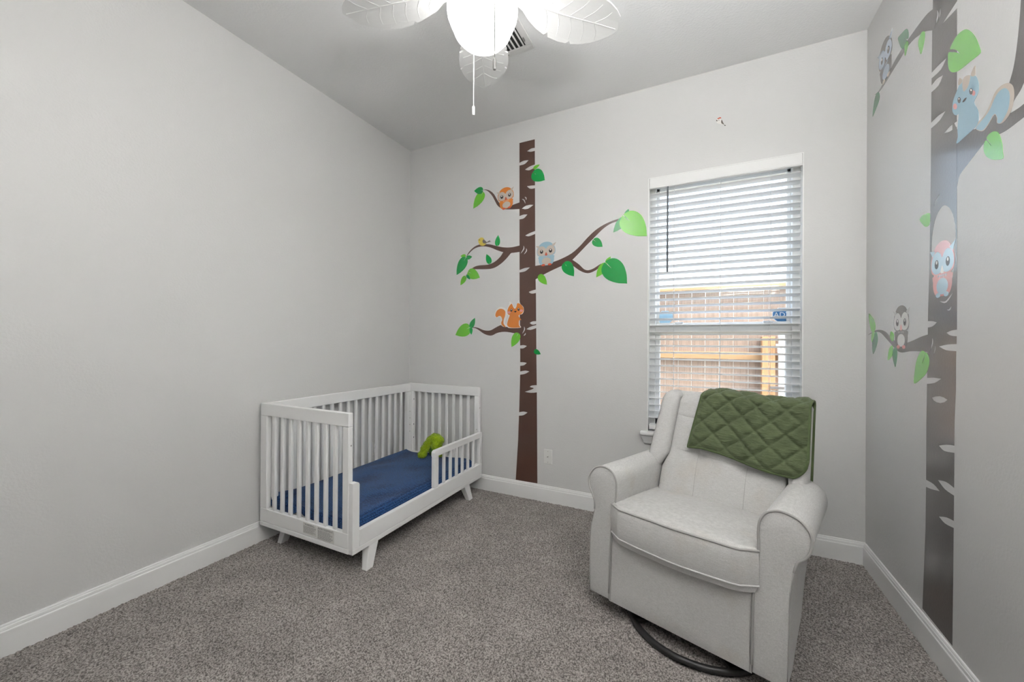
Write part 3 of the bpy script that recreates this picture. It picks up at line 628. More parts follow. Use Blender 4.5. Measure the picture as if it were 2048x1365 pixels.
# squirrels
def squirrel(w, base, label, tail, tail_in, body, outline, belly_m, col, col_out, eyes, nose, cheeks, extra, flip):
    e = wall_empty('squirrel_decal', w, *base, label)
    if outline: decal('outline', w, [(outline, True)], 2.6, col_out, e)
    decal('tail', w, [(tail, True)], 3, col_out, e); decal('tail_fur', w, [(tail_in, True)], 3.6, col, e)
    decal('body', w, [(body, True)], 3.6, col, e)
    for p in extra: decal('ear', w, [(p, True)], 4.2, col_out, e)
    for (x, y, rx, ry) in eyes:
        decal('eye', w, [(ell(x, y, rx, ry, 14), False)], 4.6, v_black, e); decal('eye_glint', w, [(ell(x, y-ry*.4, rx*.42, ry*.36, 10), False)], 5.2, v_white, e)
    decal('nose', w, [(nose, True)], 4.6, v_black, e)
    for c in cheeks: decal('cheek', w, [(ell(*c, 14), False)], 4.2, v_pink, e)
    return e
Q = lambda p: Z(900, 590, 9.75, p)
sq_body = Q([(1200, 175), (1150, 230), (1120, 310), (1130, 380), (1165, 400), (1140, 470), (1115, 570), (1130, 615), (1180, 640), (1270, 645), (1370, 635), (1345, 590), (1350, 500), (1392, 490), (1352, 440), (1340, 400), (1400, 370), (1435, 310), (1425, 240), (1370, 180), (1312, 168), (1297, 230), (1270, 272), (1240, 250), (1217, 195)])
squirrel('B', (1025, 655), 'orange squirrel sticker sitting on the lowest left branch',
  Q([(1060, 628), (1005, 600), (980, 540), (985, 470), (960, 428), (915, 455), (872, 420), (878, 345), (915, 275), (980, 238), (1060, 252), (1110, 310), (1114, 400), (1090, 480), (1080, 560), (1132, 615)]),
  Q([(1070, 632), (1012, 592), (1000, 540), (1020, 490), (1000, 430), (960, 412), (912, 440), (885, 400), (910, 320), (970, 275), (1040, 285), (1080, 330), (1075, 410), (1050, 480), (1045, 560), (1085, 620)]),
  sq_body, Q([(1160, 130), (1150, 190), (1108, 300), (1118, 390), (1145, 410), (1120, 480), (1100, 570), (1120, 630), (1180, 650), (1376, 642), (1362, 590), (1362, 500), (1352, 400), (1410, 375), (1440, 310), (1430, 235), (1372, 175), (1345, 100), (1312, 150), (1265, 250), (1210, 165)]),
  None, v_orange, v_white, [(900+1197/9.75, 590+302/9.75, 2.0, 2.9), (900+1338/9.75, 590+285/9.75, 2.0, 2.9)], Q([(1250, 325), (1275, 345), (1300, 322), (1275, 315)]),
  [(900+1150/9.75, 590+345/9.75, 3.4, 2.2), (900+1392/9.75, 590+310/9.75, 3.2, 2.4)], [], False)
squirrel('R', (1935, 268), 'large blue squirrel sticker on the branch of the right wall tree',
  D_([(660, 880), (690, 810), (760, 740), (820, 640), (870, 520), (920, 410), (1000, 330), (1080, 298), (1140, 330), (1162, 420), (1150, 560), (1110, 690), (1060, 770), (1000, 825), (940, 820), (938, 760), (918, 710), (890, 730), (850, 800), (800, 880), (750, 925), (690, 915)]),
  D_([(665, 885), (720, 810), (790, 730), (850, 640), (900, 520), (950, 430), (1010, 375), (1060, 370), (1100, 420), (1105, 520), (1085, 640), (1040, 740), (990, 815), (945, 815), (944, 755), (920, 702), (885, 722), (845, 795), (795, 872), (748, 915), (695, 908)]),
  D_([(600, 200), (545, 200), (510, 240), (495, 262), (450, 300), (438, 350), (410, 420), (370, 530), (358, 640), (375, 700), (410, 720), (440, 705), (432, 800), (425, 900), (430, 1000), (415, 1088), (520, 1000), (620, 910), (680, 850), (700, 760), (690, 650), (640, 550), (690, 440), (702, 340), (685, 250), (655, 205)]),
  None, None, v_blue, v_cream, [(1850+603/6.5, 120+408/6.5, 3.6, 6.4), (1850+448/6.5, 120+522/6.5, 3.2, 6.0)], D_([(490, 545), (515, 505), (545, 487), (530, 525), (505, 548)]),
  [(1850+635/6.5, 120+430/6.5, 3.6, 5.5), (1850+395/6.5, 120+605/6.5, 4, 6)],
  [D_([(652, 72), (620, 130), (598, 205), (650, 205), (658, 130)]), D_([(455, 232), (438, 275), (440, 330), (480, 300), (488, 260)]), D_([(590, 200), (530, 210), (495, 262), (490, 340), (510, 410), (560, 350), (585, 270)])], True)
# birds
bd = wall_empty('bird_decal', 'B', 965, 490, 'small yellow bird sticker on the middle left branch')
G_ = lambda p: Z(900, 460, 10.5, p)
decal('body', 'B', [(G_([(600, 200), (640, 165), (690, 165), (720, 200), (740, 250), (755, 300), (700, 335), (640, 325), (605, 280), (595, 240)]), True)], 3.4, v_yellow, bd)
decal('wing', 'B', [(G_([(690, 215), (715, 205), (770, 260), (770, 280), (710, 285), (685, 255)]), True)], 4, v_wing, bd)
decal('tail', 'B', [(G_([(770, 262), (840, 215), (835, 235), (868, 245), (780, 270)]), False)], 3.4, v_wing, bd)
decal('beak', 'B', [(G_([(602, 205), (585, 217), (602, 225)]), False)], 4, v_wing, bd)
decal('eye', 'B', [(ell(900+625/10.5, 460+215/10.5, .8, .8, 10), False)], 4.4, v_black, bd)
b2 = wall_empty('bird_decal', 'B', 1440, 249, 'tiny white and grey bird sticker alone above the window')
K_ = lambda p: Z(1420, 225, 39, p)
decal('body', 'B', [(K_([(500, 560), (600, 500), (780, 470), (860, 540), (900, 700), (960, 860), (1040, 950), (900, 930), (740, 900), (580, 850), (510, 740)]), True)], 3, v_white, b2)
decal('crest', 'B', [(K_([(570, 500), (680, 420), (820, 380), (880, 440), (780, 475), (620, 530)]), True)], 3.6, v_red, b2)
decal('wing', 'B', [(K_([(915, 580), (960, 640), (1020, 780), (1090, 940), (950, 890), (880, 820), (870, 680)]), True)], 3.6, v_wing, b2)
decal('tail', 'B', [(K_([(1090, 965), (1180, 985), (1240, 1030), (1160, 1055)]), False)], 3.6, v_black, b2)
decal('eye', 'B', [(ell(1420+695/39, 225+605/39, .8, .8, 10), False)], 4, v_black, b2)
decal('beak', 'B', [(K_([(470, 595), (560, 590), (600, 680), (510, 700)]), False)], 3.6, v_wing, b2)
#PART3
# ------------------------------------------------------------------ crib
X0, X1, Y0, Y1, Z0, Z1 = .037, .793, -1.389, -.020, .127, .873
crib = empty('toddler_crib', ((X0+X1)/2, (Y0+Y1)/2, 0), label='white wooden crib set up as a toddler bed in the corner', cat='crib')
def cp(name, mb, smooth=None, m=None, parent=None): return mb.build(name, m or m_crib, parent or crib, smooth, world=parent is None)
PT = .030; bv = .0028
CZ = .800; BZ1 = .235
def end_panel(ya, yb):
    cp('top_rail', MB().box(X0, X1, ya, yb, CZ, Z1, bv)); cp('bottom_rail', MB().box(X0, X1, ya, yb, Z0+.028, BZ1, bv)); cp('bottom_trim', MB().box(X0, X1, ya-.001, yb+.001, Z0, Z0+.0265, bv))
    cp('post', MB().box(X0, X0+.062, ya, yb, BZ1, CZ, bv)); cp('post', MB().box(X1-.046, X1, ya, yb, BZ1, CZ, bv))
    for i in range(8):
        xx = .157+.0745*i; cp('slat', MB().box(xx-.0125, xx+.0115, ya+.006, ya+.023, BZ1-.002, CZ+.002, .0025))
end_panel(Y0, Y0+PT); end_panel(Y1-PT, Y1)
YA, YB = Y0+PT, Y1-PT
cp('top_rail', MB().box(X0, X0+.028, YA, YB, CZ, Z1, bv)); cp('bottom_rail', MB().box(X0, X0+.028, YA, YB, Z0+.028, BZ1, bv)); cp('bottom_trim', MB().box(X0, X0+.028, YA, YB, Z0, Z0+.0265, bv))
cp('post', MB().box(X0, X0+.030, YA, YA+.055, BZ1, CZ, bv)); cp('post', MB().box(X0, X0+.045, YB-.055, YB, BZ1, CZ, bv))
for i in range(16):
    yy = -.165-.0722*i; cp('slat', MB().box(X0+.005, X0+.022, yy-.0115, yy+.0115, BZ1-.002, CZ+.002, .0025))
# front: low rail, near stub and the guard rail at the head
FX0, FX1 = X1, .824; RT = .246
cp('front_rail', MB().box(FX0-.006, FX1, -1.340, -.048, Z0+.028, RT, bv)); cp('bottom_trim', MB().box(FX0-.004, FX1, -1.386, -.048, Z0, Z0+.0265, bv))
def stub_poly(): return [(-1.387, Z0+.028), (-1.342, Z0+.028), (-1.342, .490), (-1.346, .500), (-1.354, .505), (-1.387, .505)]
cp('front_stub', MB().prism(stub_poly(), 'x', FX0, FX1))
GY0, GY1 = -.688, -.048; GZ = .503; GT = .462
g = MB().prism([(GY0, GT), (GY1, GT), (GY1, GZ), (GY0+.016, GZ), (GY0+.006, GZ-.004), (GY0, GZ-.014)], 'x', FX0+.002, FX1)
cp('guard_rail', g)
cp('guard_post', MB().box(FX0+.002, FX1, GY0, GY0+.046, RT, GT, bv)); cp('guard_post', MB().box(FX0+.002, FX1, GY1-.036, GY1, RT, GT, bv))
for i in range(6):
    yy = GY0+.046+(GY1-.036-GY0-.046)*(i+1)/7; cp('guard_slat', MB().box(FX0+.007, FX1-.007, yy-.0115, yy+.0115, RT-.002, GT+.002, .0025))
cp('mattress_support', MB().box(X0+.030, FX0-.008, YA+.004, YB-.004, Z0+.012, Z0+.026))
def leg(tx, ty, dx, dy):
    w, d = .046, .034; v = []
    for zz, ox, oy, s in ((Z0+.002, 0, 0, 1.25), (.006, dx, dy, .85)):
        for a, b in ((-1, -1), (1, -1), (1, 1), (-1, 1)): v.append((tx+ox+a*d*s*.62, ty+oy+b*w*s*.62, zz))
    mb = MB().add(v, [(0, 1, 2, 3), (7, 6, 5, 4), (0, 4, 5, 1), (1, 5, 6, 2), (2, 6, 7, 3), (3, 7, 4, 0)])
    bm = bmesh.new(); vs = [bm.verts.new(p) for p in mb.v]; [bm.faces.new([vs[i] for i in f]) for f in mb.f]
    bmesh.ops.recalc_face_normals(bm, faces=bm.faces); bmesh.ops.bevel(bm, geom=bm.edges[:], offset=.004, segments=2, affect='EDGES', profile=.5)
    bm.verts.index_update(); q = MB().add([v.co[:] for v in bm.verts], [[v.index for v in f.verts] for f in bm.faces]); bm.free()
    cp('leg', q)
leg(.795, -1.235, .025, -.045); leg(.795, -.270, .022, .040); leg(.135, -1.255, -.002, -.052); leg(.125, -.200, -.022, .030)
def bolt(p, ax, r=.005):
    pts = [(r*math.cos(a*PI/5), r*math.sin(a*PI/5)) for a in range(10)]
    pq = {'x': [(p[1]+a, p[2]+b) for a, b in pts], 'y': [(p[0]+a, p[2]+b) for a, b in pts]}[ax]
    k = {'x': p[0], 'y': p[1]}[ax]
    cp('bolt', MB().prism(pq, ax, k-.0012, k+.0012), m=m_steel)
for zz in (.705, .405): bolt((X0+.082, Y0+.0300, zz), 'y', .0065)
cp('corner_block', MB().box(X0+.056, X0+.100, Y0+.030, Y0+.052, BZ1, CZ, bv))
bolt((X0+.080, Y0+.0300, .71), 'y', .006)
for zz in (.70, .40): cp('bolt', MB().prism([(X0+.082+.006*math.cos(a*PI/5), zz+.006*math.sin(a*PI/5)) for a in range(10)], 'y', Y0+.0285, Y0+.0300), m=m_steel)
bolt((X1, Y0+.016, .70), 'x', .0045); bolt((X1, Y1-.016, .70), 'x', .0045)
for zz in (.44, .50, .56, .62): bolt((X0+.045, YB-.030, zz), 'x', .004)
for zz in (.38, .50, .73): cp('peg_hole', MB().prism([(X0+.045+.02+.003*math.cos(a*PI/4), zz+.006*math.sin(a*PI/4)) for a in range(8)], 'y', YB-.0008, YB+.0008), m=m_hole)
bolt((X1-.020, YB, .52), 'y', .004)
# warning label on the near end
m_lab = mat('label_paper', (.72, .71, .68), .5); m_ink = mat('label_ink', (.26, .26, .26), .6)
for (xa, xb, za, zb, txt) in ((.437, .548, .166, .229, 'WARNING:'), (.556, .688, .158, .229, 'AVERTISSEMENT:')):
    wl = cp('warning_label', MB().box(xa, xb, Y0-.0006, Y0, za, zb), m=m_lab)
    def wmx(x, z): return Matrix.Translation((x, Y0-.0009, z)) @ Matrix.Rotation(PI/2, 4, 'X')
    tx = text_mesh('lettering', txt, .0165, m_ink, crib, wmx((xa+xb)/2, zb-.010)); tx.parent = wl
    z = zb-.021; bars = MB()
    while z > za+.004:
        x = xa+.004; e = xb-.004-random.random()*.03
        while x < e:
            ln = .005+random.random()*.012; bars.box(x, min(x+ln, e), Y0-.0010, Y0-.0006, z-.0012, z+.0008); x += ln+.0025
        z -= .0048
    fp = bars.build('fine_print', m_ink, wl); fp.data.transform(XF[crib.name].inverted())

# ------------------------------------------------------------------ mattress, blanket
m_sheet = mat('sheet_white', (.72, .71, .69), .85, bump=(40, .25, .006), vary=(25, .05))
def nz(x, y, s, seed=0.0): return noise.noise(Vector((x*s+seed, y*s, seed*1.7)))
def mattress():
    xa, xb, ya, yb, za, zb = .075, .784, -1.352, -.058, .1545, .272; r = .035; n = 40; rings = []
    v = []; f = []
    def ring(z, ins):
        pts = []
        cx, cy, hx, hy = (xa+xb)/2, (ya+yb)/2, (xb-xa)/2-ins, (yb-ya)/2-ins
        rr = max(.01, r*1.4-ins)
        for k in range(4):
            ox, oy = [(1, 1), (-1, 1), (-1, -1), (1, -1)][k]
            for j in range(7):
                a = k*PI/2+j*PI/12; pts.append((cx+ox*(hx-rr)+rr*math.cos(a), cy+oy*(hy-rr)+rr*math.sin(a), z))
            nx_, ny_ = [(-1, 1), (-1, -1), (1, -1), (1, 1)][k]
            p = pts[-1]; q = (cx+nx_*(hx-rr)+(0 if k % 2 == 0 else rr*math.cos((k+1)*PI/2)), 0, z)
        return pts
    prof = [(za, .02), (za+.008, .006), (za+.02, 0), (zb-.03, 0), (zb-.012, .006), (zb-.003, .018), (zb, .04)]
    R = [ring(z, i) for z, i in prof]; m_ = len(R[0])
    for q in R: v += [(x+.004*nz(x, y, 9, z*20), y+.004*nz(x, y, 11, z*15+3), z+(.003*nz(x, y, 12) if z > za+.03 else 0)) for x, y, z in q]
    for i in range(len(R)-1):
        for k in range(m_): f.append((i*m_+k, i*m_+(k+1) % m_, (i+1)*m_+(k+1) % m_, (i+1)*m_+k))
    f += [tuple(range(m_)), tuple((len(R)-1)*m_+k for k in range(m_))]
    o = mesh('crib_mattress', v, f, m_sheet, None, 60)
    return tag(o, 'white sheeted crib mattress lying in the toddler crib', 'mattress')
mattress()
def knit_mat():
    m = bpy.data.materials.new('blue_knit'); m.use_nodes = True; t = m.node_tree; b = t.nodes['Principled BSDF']
    b.inputs['Roughness'].default_value = .85; b.inputs['Specular IOR Level'].default_value = .2; b.inputs['Sheen Weight'].default_value = .12
    tc = t.nodes.new('ShaderNodeTexCoord')
    v = t.nodes.new('ShaderNodeTexVoronoi'); v.inputs['Scale'].default_value = 95; v.inputs['Randomness'].default_value = .35
    mp = t.nodes.new('ShaderNodeMapping'); mp.inputs['Rotation'].default_value = (0, 0, .5); mp.inputs['Scale'].default_value = (1, 1.35, 1)
    t.links.new(tc.outputs['Object'], mp.inputs[0]); t.links.new(mp.outputs[0], v.inputs['Vector'])
    cr = t.nodes.new('ShaderNodeValToRGB'); e = cr.color_ramp.elements
    e[0].position = .05; e[0].color = (*srgb(46, 100, 158), 1); e[1].position = .62; e[1].color = (*srgb(10, 40, 84), 1)
    t.links.new(v.outputs['Distance'], cr.inputs[0]); t.links.new(cr.outputs[0], b.inputs['Base Color'])
    bp = t.nodes.new('ShaderNodeBump'); bp.invert = True; bp.inputs['Strength'].default_value = .9; bp.inputs['Distance'].default_value = .006
    t.links.new(v.outputs['Distance'], bp.inputs['Height']); t.links.new(bp.outputs[0], b.inputs['Normal'])
    return m
m_knit = knit_mat()
def blanket():
    nx, ny = 90, 170
    TOP = .284
    def P(i, j, off):
        a = i/(nx-1); s = j/(ny-1)
        # s=0 far edge, runs towards the near end and down over it
        ln = 1.245 + .062*(.6+.4*math.sin(a*9+1))*(.25+.75*min(1, a*2.2))
        far = -.105 - .055*(1-a)*abs(math.sin(a*7+.4)) - .025*a
        d = s*ln; x = .082+a*(.800-.082); z = TOP+.004*nz(x, d, 5)+.006*max(0, nz(x, d, 3.2, 4.1))
        flat = (-1.340-far)*-1
        R = .022
        if d < flat: y = far-d
        else:
            e = d-flat; q = min(e/R, PI/2); y = -1.340-R*math.sin(q)*.9; z -= R*(1-math.cos(q)); z -= max(0, e-R*PI/2)
            z -= 0; y += .006*nz(x*3, e*5, 6)
        # bunched corner near the wall at the foot end
        g = math.exp(-((x-.10)**2/.004+(min(d, flat)-flat)**2/.012)); z += .030*g*(1 if d < flat+.03 else .4)
        # folds down to the front rail
        e = max(0, (x-.745)/.055)
        if d < flat+.0: z -= .036*min(1, e)**2
        else: x = min(x, .786)
        if x > .790 and y < -.02: x = min(x, .7895) if z < .247 else x
        # shallow folds running lengthways
        z += .0022*math.sin(x*21+d*3.2+2*nz(x, d, 2))*(1 if d < flat else .2)
        return (x, y, max(z, .166)+off)
    mb = MB().grid(nx, ny, lambda i, j: P(i, j, .0)).grid(nx, ny, lambda i, j: P(i, j, -.006))
    n = nx*ny
    bd = [i for i in range(nx)] + [j*nx+nx-1 for j in range(1, ny)] + [(ny-1)*nx+i for i in range(nx-2, -1, -1)] + [j*nx for j in range(ny-2, 0, -1)]
    mb.f += [(bd[k], bd[(k+1) % len(bd)], bd[(k+1) % len(bd)]+n, bd[k]+n) for k in range(len(bd))]
    return tag(mb.build('knit_blanket', m_knit, None, 180), 'navy blue knitted blanket spread over the crib mattress', 'blanket')
blanket()

# ------------------------------------------------------------------ plush toy
m_plush = mat('plush_green', srgb(150, 178, 18), .9, vary=(60, .16), sheen=.4, spec=.1); m_plush_d = mat('plush_belly', srgb(52, 96, 24), .9, vary=(60, .15), sheen=.3, spec=.1)
def remesh(parts, vox):
    mb = MB()
    for c, r in parts:
        n = 14; prof = [(math.sin(PI*k/8)*1.0, -math.cos(PI*k/8)) for k in range(9)]
        prof[0] = (0, -1); prof[-1] = (0, 1)
        q = MB().lathe(prof, n); mb.add([(c[0]+x*r[0], c[1]+y*r[1], c[2]+z*r[2]) for x, y, z in q.v], q.f)
    me = bpy.data.meshes.new('tmp'); me.from_pydata(mb.v, [], mb.f)
    o = bpy.data.objects.new('tmp', me); COL.objects.link(o)
    md = o.modifiers.new('r', 'REMESH'); md.mode = 'VOXEL'; md.voxel_size = vox; md.use_smooth_shade = True
    sm = o.modifiers.new('s', 'SMOOTH'); sm.iterations = 6; sm.factor = .5
    bpy.context.view_layer.update()
    out = bpy.data.meshes.new_from_object(o.evaluated_get(bpy.context.evaluated_depsgraph_get()))
    bpy.data.objects.remove(o, do_unlink=True)
    return out
pb = np.array([.452, -.247, .0]); PR = np.array([CR[0], CR[1], 0]); PR /= np.linalg.norm(PR); PD = np.array([-PR[1], PR[0], 0])
pbase = Vector((.425, -.215, .288))
toy = empty('plush_toy', pbase, label='lime green fuzzy plush animal sitting on the blue blanket', cat='plush toy')
def blob(s, up, dep, r): 
    r = r if isinstance(r, tuple) else (r, r, r)
    return (tuple(PR*s+PD*dep+np.array([0, 0, up])), r)
def fuzzy(name, parts, m, n_fur, L):
    me = remesh(parts, .006); me.name = name; me.materials.clear(); me.materials.append(m)
    for p in me.polygons: p.use_smooth = True
    o = link(bpy.data.objects.new(name, me), toy)
    nv = len(me.vertices); rng = random.Random(5); v = []; f = []
    for _ in range(n_fur):
        q = me.vertices[rng.randrange(nv)]; nn = (q.normal+Vector((rng.uniform(-.5, .5), rng.uniform(-.5, .5), rng.uniform(-.7, .3)))).normalized()
        t = nn.orthogonal().normalized(); b = nn.cross(t); w = .0016
        k = len(v); a = rng.random()*6; d1 = (t*math.cos(a)+b*math.sin(a))*w
        jit = Vector((rng.uniform(-1, 1), rng.uniform(-1, 1), rng.uniform(-1, 1)))*.003
        v += [q.co+jit+d1, q.co+jit-d1, q.co+jit+nn*L*rng.uniform(.7, 1.3)]; f.append((k, k+1, k+2))
    fo = mesh('fur', v, f, m, o); fo['kind'] = 'stuff'
    return o
fuzzy('body', [blob(.036, .150, 0, (.050, .050, .040)), blob(.070, .140, -.012, (.040, .040, .034)), blob(.096, .138, -.02, (.018, .020, .016)), blob(.050, .100, -.015, (.046, .045, .048)), blob(.0, .125, .01, (.042, .045, .046)), blob(-.030, .092, .0, (.036, .036, .040)),
               blob(-.052, .058, -.015, (.032, .032, .040)), blob(-.066, .026, -.03, (.036, .038, .027)), blob(.028, .060, .035, (.056, .050, .060)), blob(.085, .028, .0, (.034, .036, .028)), blob(.03, .03, .06, (.06, .05, .03)), blob(.062, .172, .005, .016), blob(.025, .178, .015, .016)], m_plush, 7000, .0075)
fuzzy('belly', [blob(.016, .060, -.012, (.022, .026, .042)), blob(.045, .045, -.008, (.034, .024, .030))], m_plush_d, 900, .005)

# ------------------------------------------------------------------ armchair (swivel glider)
CH0 = (1.994, -1.037); CTH = math.radians(-17.35)
def linen(name, c):
    m = bpy.data.materials.new(name); m.use_nodes = True; t = m.node_tree; b = t.nodes['Principled BSDF']
    b.inputs['Roughness'].default_value = .85; b.inputs['Specular IOR Level'].default_value = .2; b.inputs['Sheen Weight'].default_value = .08
    tc = t.nodes.new('ShaderNodeTexCoord'); last = None; hs = []
    for sc in ((55, 55, 700), (380, 380, 320)):
        mp = t.nodes.new('ShaderNodeMapping'); mp.inputs['Scale'].default_value = sc; n = t.nodes.new('ShaderNodeTexNoise'); n.inputs['Scale'].default_value = 1; n.inputs['Detail'].default_value = 2
        t.links.new(tc.outputs['Object'], mp.inputs[0]); t.links.new(mp.outputs[0], n.inputs['Vector']); hs.append(n)
    ad = t.nodes.new('ShaderNodeMath'); ad.operation = 'ADD'; t.links.new(hs[0].outputs[0], ad.inputs[0]); t.links.new(hs[1].outputs[0], ad.inputs[1])
    r = t.nodes.new('ShaderNodeMapRange'); r.inputs[1].default_value = .6; r.inputs[2].default_value = 1.4; r.inputs[3].default_value = .80; r.inputs[4].default_value = 1.14
    t.links.new(ad.outputs[0], r.inputs[0]); x = t.nodes.new('ShaderNodeVectorMath'); x.operation = 'SCALE'
    # faint handling stains
    n3 = t.nodes.new('ShaderNodeTexNoise'); n3.inputs['Scale'].default_value = 5.5; n3.inputs['Detail'].default_value = 4; t.links.new(tc.outputs['Object'], n3.inputs['Vector'])
    cr = t.nodes.new('ShaderNodeValToRGB'); e = cr.color_ramp.elements; e[0].position = .58; e[0].color = (*c, 1); e[1].position = .80; e[1].color = (c[0]*.94, c[1]*.90, c[2]*.85, 1)
    t.links.new(n3.outputs[0], cr.inputs[0]); t.links.new(cr.outputs[0], x.inputs[0])
    t.links.new(r.outputs[0], x.inputs['Scale']); t.links.new(x.outputs[0], b.inputs['Base Color'])
    bp = t.nodes.new('ShaderNodeBump'); bp.inputs['Strength'].default_value = .25; bp.inputs['Distance'].default_value = .002
    t.links.new(ad.outputs[0], bp.inputs['Height']); t.links.new(bp.outputs[0], b.inputs['Normal'])
    return m
LC = (.565, .558, .545)
m_linen = linen('chair_linen', LC); m_pipe = mat('chair_piping', (.40, .39, .375), .85); m_seam = mat('chair_seam', (.38, .37, .355), .9); m_under = mat('chair_underside', (.03, .028, .027), .9)
ch = empty('glider_armchair', (CH0[0], CH0[1], 0), CTH, label='cream upholstered swivel glider armchair with rolled arms beside the window', cat='armchair')
armL = [(.101, .085), (.104, .20), (.108, .32), (.113, .40), (.124, .47), (.132, .53), (.137, .59), (.136, .63), (.122, .663), (.092, .682), (.055, .682), (.026, .668), (.004, .640), (-.006, .610), (-.002, .575), (.012, .548), (.024, .515), (.026, .478), (.016, .43), (.006, .385), (.001, .30), (0, .18), (.001, .085)]
armR = [(.668, .085), (.669, .20), (.671, .328), (.676, .40), (.685, .47), (.688, .53), (.686, .59), (.690, .63), (.706, .663), (.735, .681), (.765, .683), (.800, .672), (.826, .648), (.838, .615), (.834, .575), (.818, .545), (.800, .527), (.790, .49), (.783, .44), (.778, .39), (.776, .29), (.774, .18), (.772, .085)]
def zbot(v): return float(np.interp(v, [0, .12, .20, .33, .42, .58], [.085, .088, .125, .165, .26, .36]))
def arm(prof, name):
    P = [tuple(p) for p in spline(prof, False, 3)]
    vs = [(-.001, .010), (.001, .003), (.008, 0), (.06, 0), (.12, 0), (.20, 0), (.27, 0), (.33, 0), (.38, 0), (.42, 0), (.48, 0), (.54, 0), (.575, .004), (.585, .02)]
    cu = sum(p[0] for p in P)/len(P); cz = sum(p[1] for p in P)/len(P); n = len(P); v = []; f = []
    for vv, ins in vs:
        zb = zbot(max(0, vv)); top = .683-.030*max(0, vv)/.55
        for u, z in P:
            t = (z-.085)/(.683-.085); z2 = zb+t*(top-zb)
            if t > .7: z2 = top-(.683-z)
            z2 = max(z2, zb)
            sx = 1-ins/.07; u2 = cu+(u-cu)*sx; z3 = z2+(cz-z2)*ins*1.6
            v.append((u2, vv, z3))
    for i in range(len(vs)-1):
        for k in range(n): f.append((i*n+k, i*n+(k+1) % n, (i+1)*n+(k+1) % n, (i+1)*n+k))
    f += [tuple(range(n)), tuple((len(vs)-1)*n+k for k in range(n))]
    a = mesh(name, v, f, m_linen, ch, 50)
    MB().tube([(u, -.0005, z) for u, z in P[1:52]], .0042, 7).build('piping', m_pipe, a, 180)
    MB().tube([(u, .001, z) for u, z in P[51:-1]], .0016, 5).build('seam', m_seam, a, 180)
arm(armL, 'arm'); arm(armR, 'arm')
# front panel
def panel():
    nu, nv = 24, 16
    def F(i, j):
        a = i/(nu-1); z = .080+(.388-.080)*j/(nv-1); ul = np.interp(z, [.085, .32, .40], [.101, .108, .113]); ur = np.interp(z, [.085, .33, .40], [.668, .671, .676])
        return (ul+(ur-ul)*a, .006-.008*math.sin(PI*a)**.4*math.sin(PI*j/(nv-1))**.3-.004*(1-j/(nv-1)), z)
    def Bk(i, j):
        p = F(i, j); return (p[0], .05, p[2])
    mb = MB().grid(nu, nv, F).grid(nu, nv, Bk); n = nu*nv
    bd = [i for i in range(nu)] + [j*nu+nu-1 for j in range(1, nv)] + [(nv-1)*nu+i for i in range(nu-2, -1, -1)] + [j*nu for j in range(nv-2, 0, -1)]
    mb.f += [(bd[k], bd[(k+1) % len(bd)], bd[(k+1) % len(bd)]+n, bd[k]+n) for k in range(len(bd))]
    fp_ = mb.build('front_panel', m_linen, ch, 60)
    for us in ([(.1015, .085), (.105, .2), (.1085, .32), (.1135, .395)], [(.6675, .085), (.669, .2), (.671, .33), (.676, .395)]):
        for dx in (0, .007 if us[0][0] < .3 else -.007): MB().tube([(u+dx, .0005, z) for u, z in spline(us, False, 5)], .0013, 5).build('seam', m_seam, fp_)
panel()
MB().box(.10, .67, .04, .50, .16, .375).build('seat_deck', m_under, ch)
MB().box(.09, .68, .02, .40, .088, .16).build('underside', m_under, ch)
# seat cushion
def sup(t, p): return max(0.0, 1-abs(t)**p)**(1/p)
def cushion():
    nu, nv = 44, 40
    u0, u1, v0, v1 = .118, .688, -.034, .470; zc = .442
    def S(i, j, sg):
        a = -1+2*i/(nu-1); b = -1+2*j/(nv-1)
        a2 = math.copysign(abs(a)**.75, a); b2 = math.copysign(abs(b)**.75, b)
        ed = sup(a2, 7)*sup(b2, 7); crown = (1-a2*a2)*(1-b2*b2)
        z = zc+sg*(.058+.012*ed**.5+.014*crown*(1 if sg > 0 else .5)) + (-.026*b2 if sg > 0 else 0) + .003*nz(a2*2, b2*2, 2, 3.3)
        if sg < 0: z += .018*(1-ed**.5)-.012*(b2 < -.8)*(1-a2*a2)
        bul = .012*(1-a2*a2)*(b2 < -.95)
        cu = .028*max(0, abs(a2)-.82)/.18*max(0, -b2)**6
        return ((u0+u1)/2+a2*(u1-u0)/2, (v0+v1)/2+b2*(v1-v0)/2-bul+cu, z)
    mb = MB().grid(nu, nv, lambda i, j: S(i, j, 1)).grid(nu, nv, lambda i, j: S(i, j, -1)); n = nu*nv
    bd = [i for i in range(nu)] + [j*nu+nu-1 for j in range(1, nv)] + [(nv-1)*nu+i for i in range(nu-2, -1, -1)] + [j*nu for j in range(nv-2, 0, -1)]
    # boxing band: bulge one ring of points between the top and bottom edges
    m0 = len(mb.v); nb = len(bd); cx, cy = (u0+u1)/2, (v0+v1)/2
    for q in (.25, .5, .75):
        for k in bd:
            a_, b_ = mb.v[k], mb.v[k+n]; p = [a_[t]+(b_[t]-a_[t])*q for t in range(3)]
            s_ = 1+.022*math.sin(PI*q); mb.v.append((cx+(p[0]-cx)*(1+.5*(s_-1)), cy+(p[1]-cy)*s_, p[2]))
    rings = [[k for k in bd]] + [[m0+r*nb+t for t in range(nb)] for r in range(3)] + [[k+n for k in bd]]
    for r in range(4):
        for t in range(nb): mb.f.append((rings[r][t], rings[r][(t+1) % nb], rings[r+1][(t+1) % nb], rings[r+1][t]))
    c = mb.build('seat_cushion', m_linen, ch, 55)
    MB().tube([mb.v[k] for k in bd], .0044, 7, True).build('piping', m_pipe, c, 180)
    MB().tube([mb.v[k+n] for k in bd], .0040, 7, True).build('piping', m_linen, c, 180)
cushion()
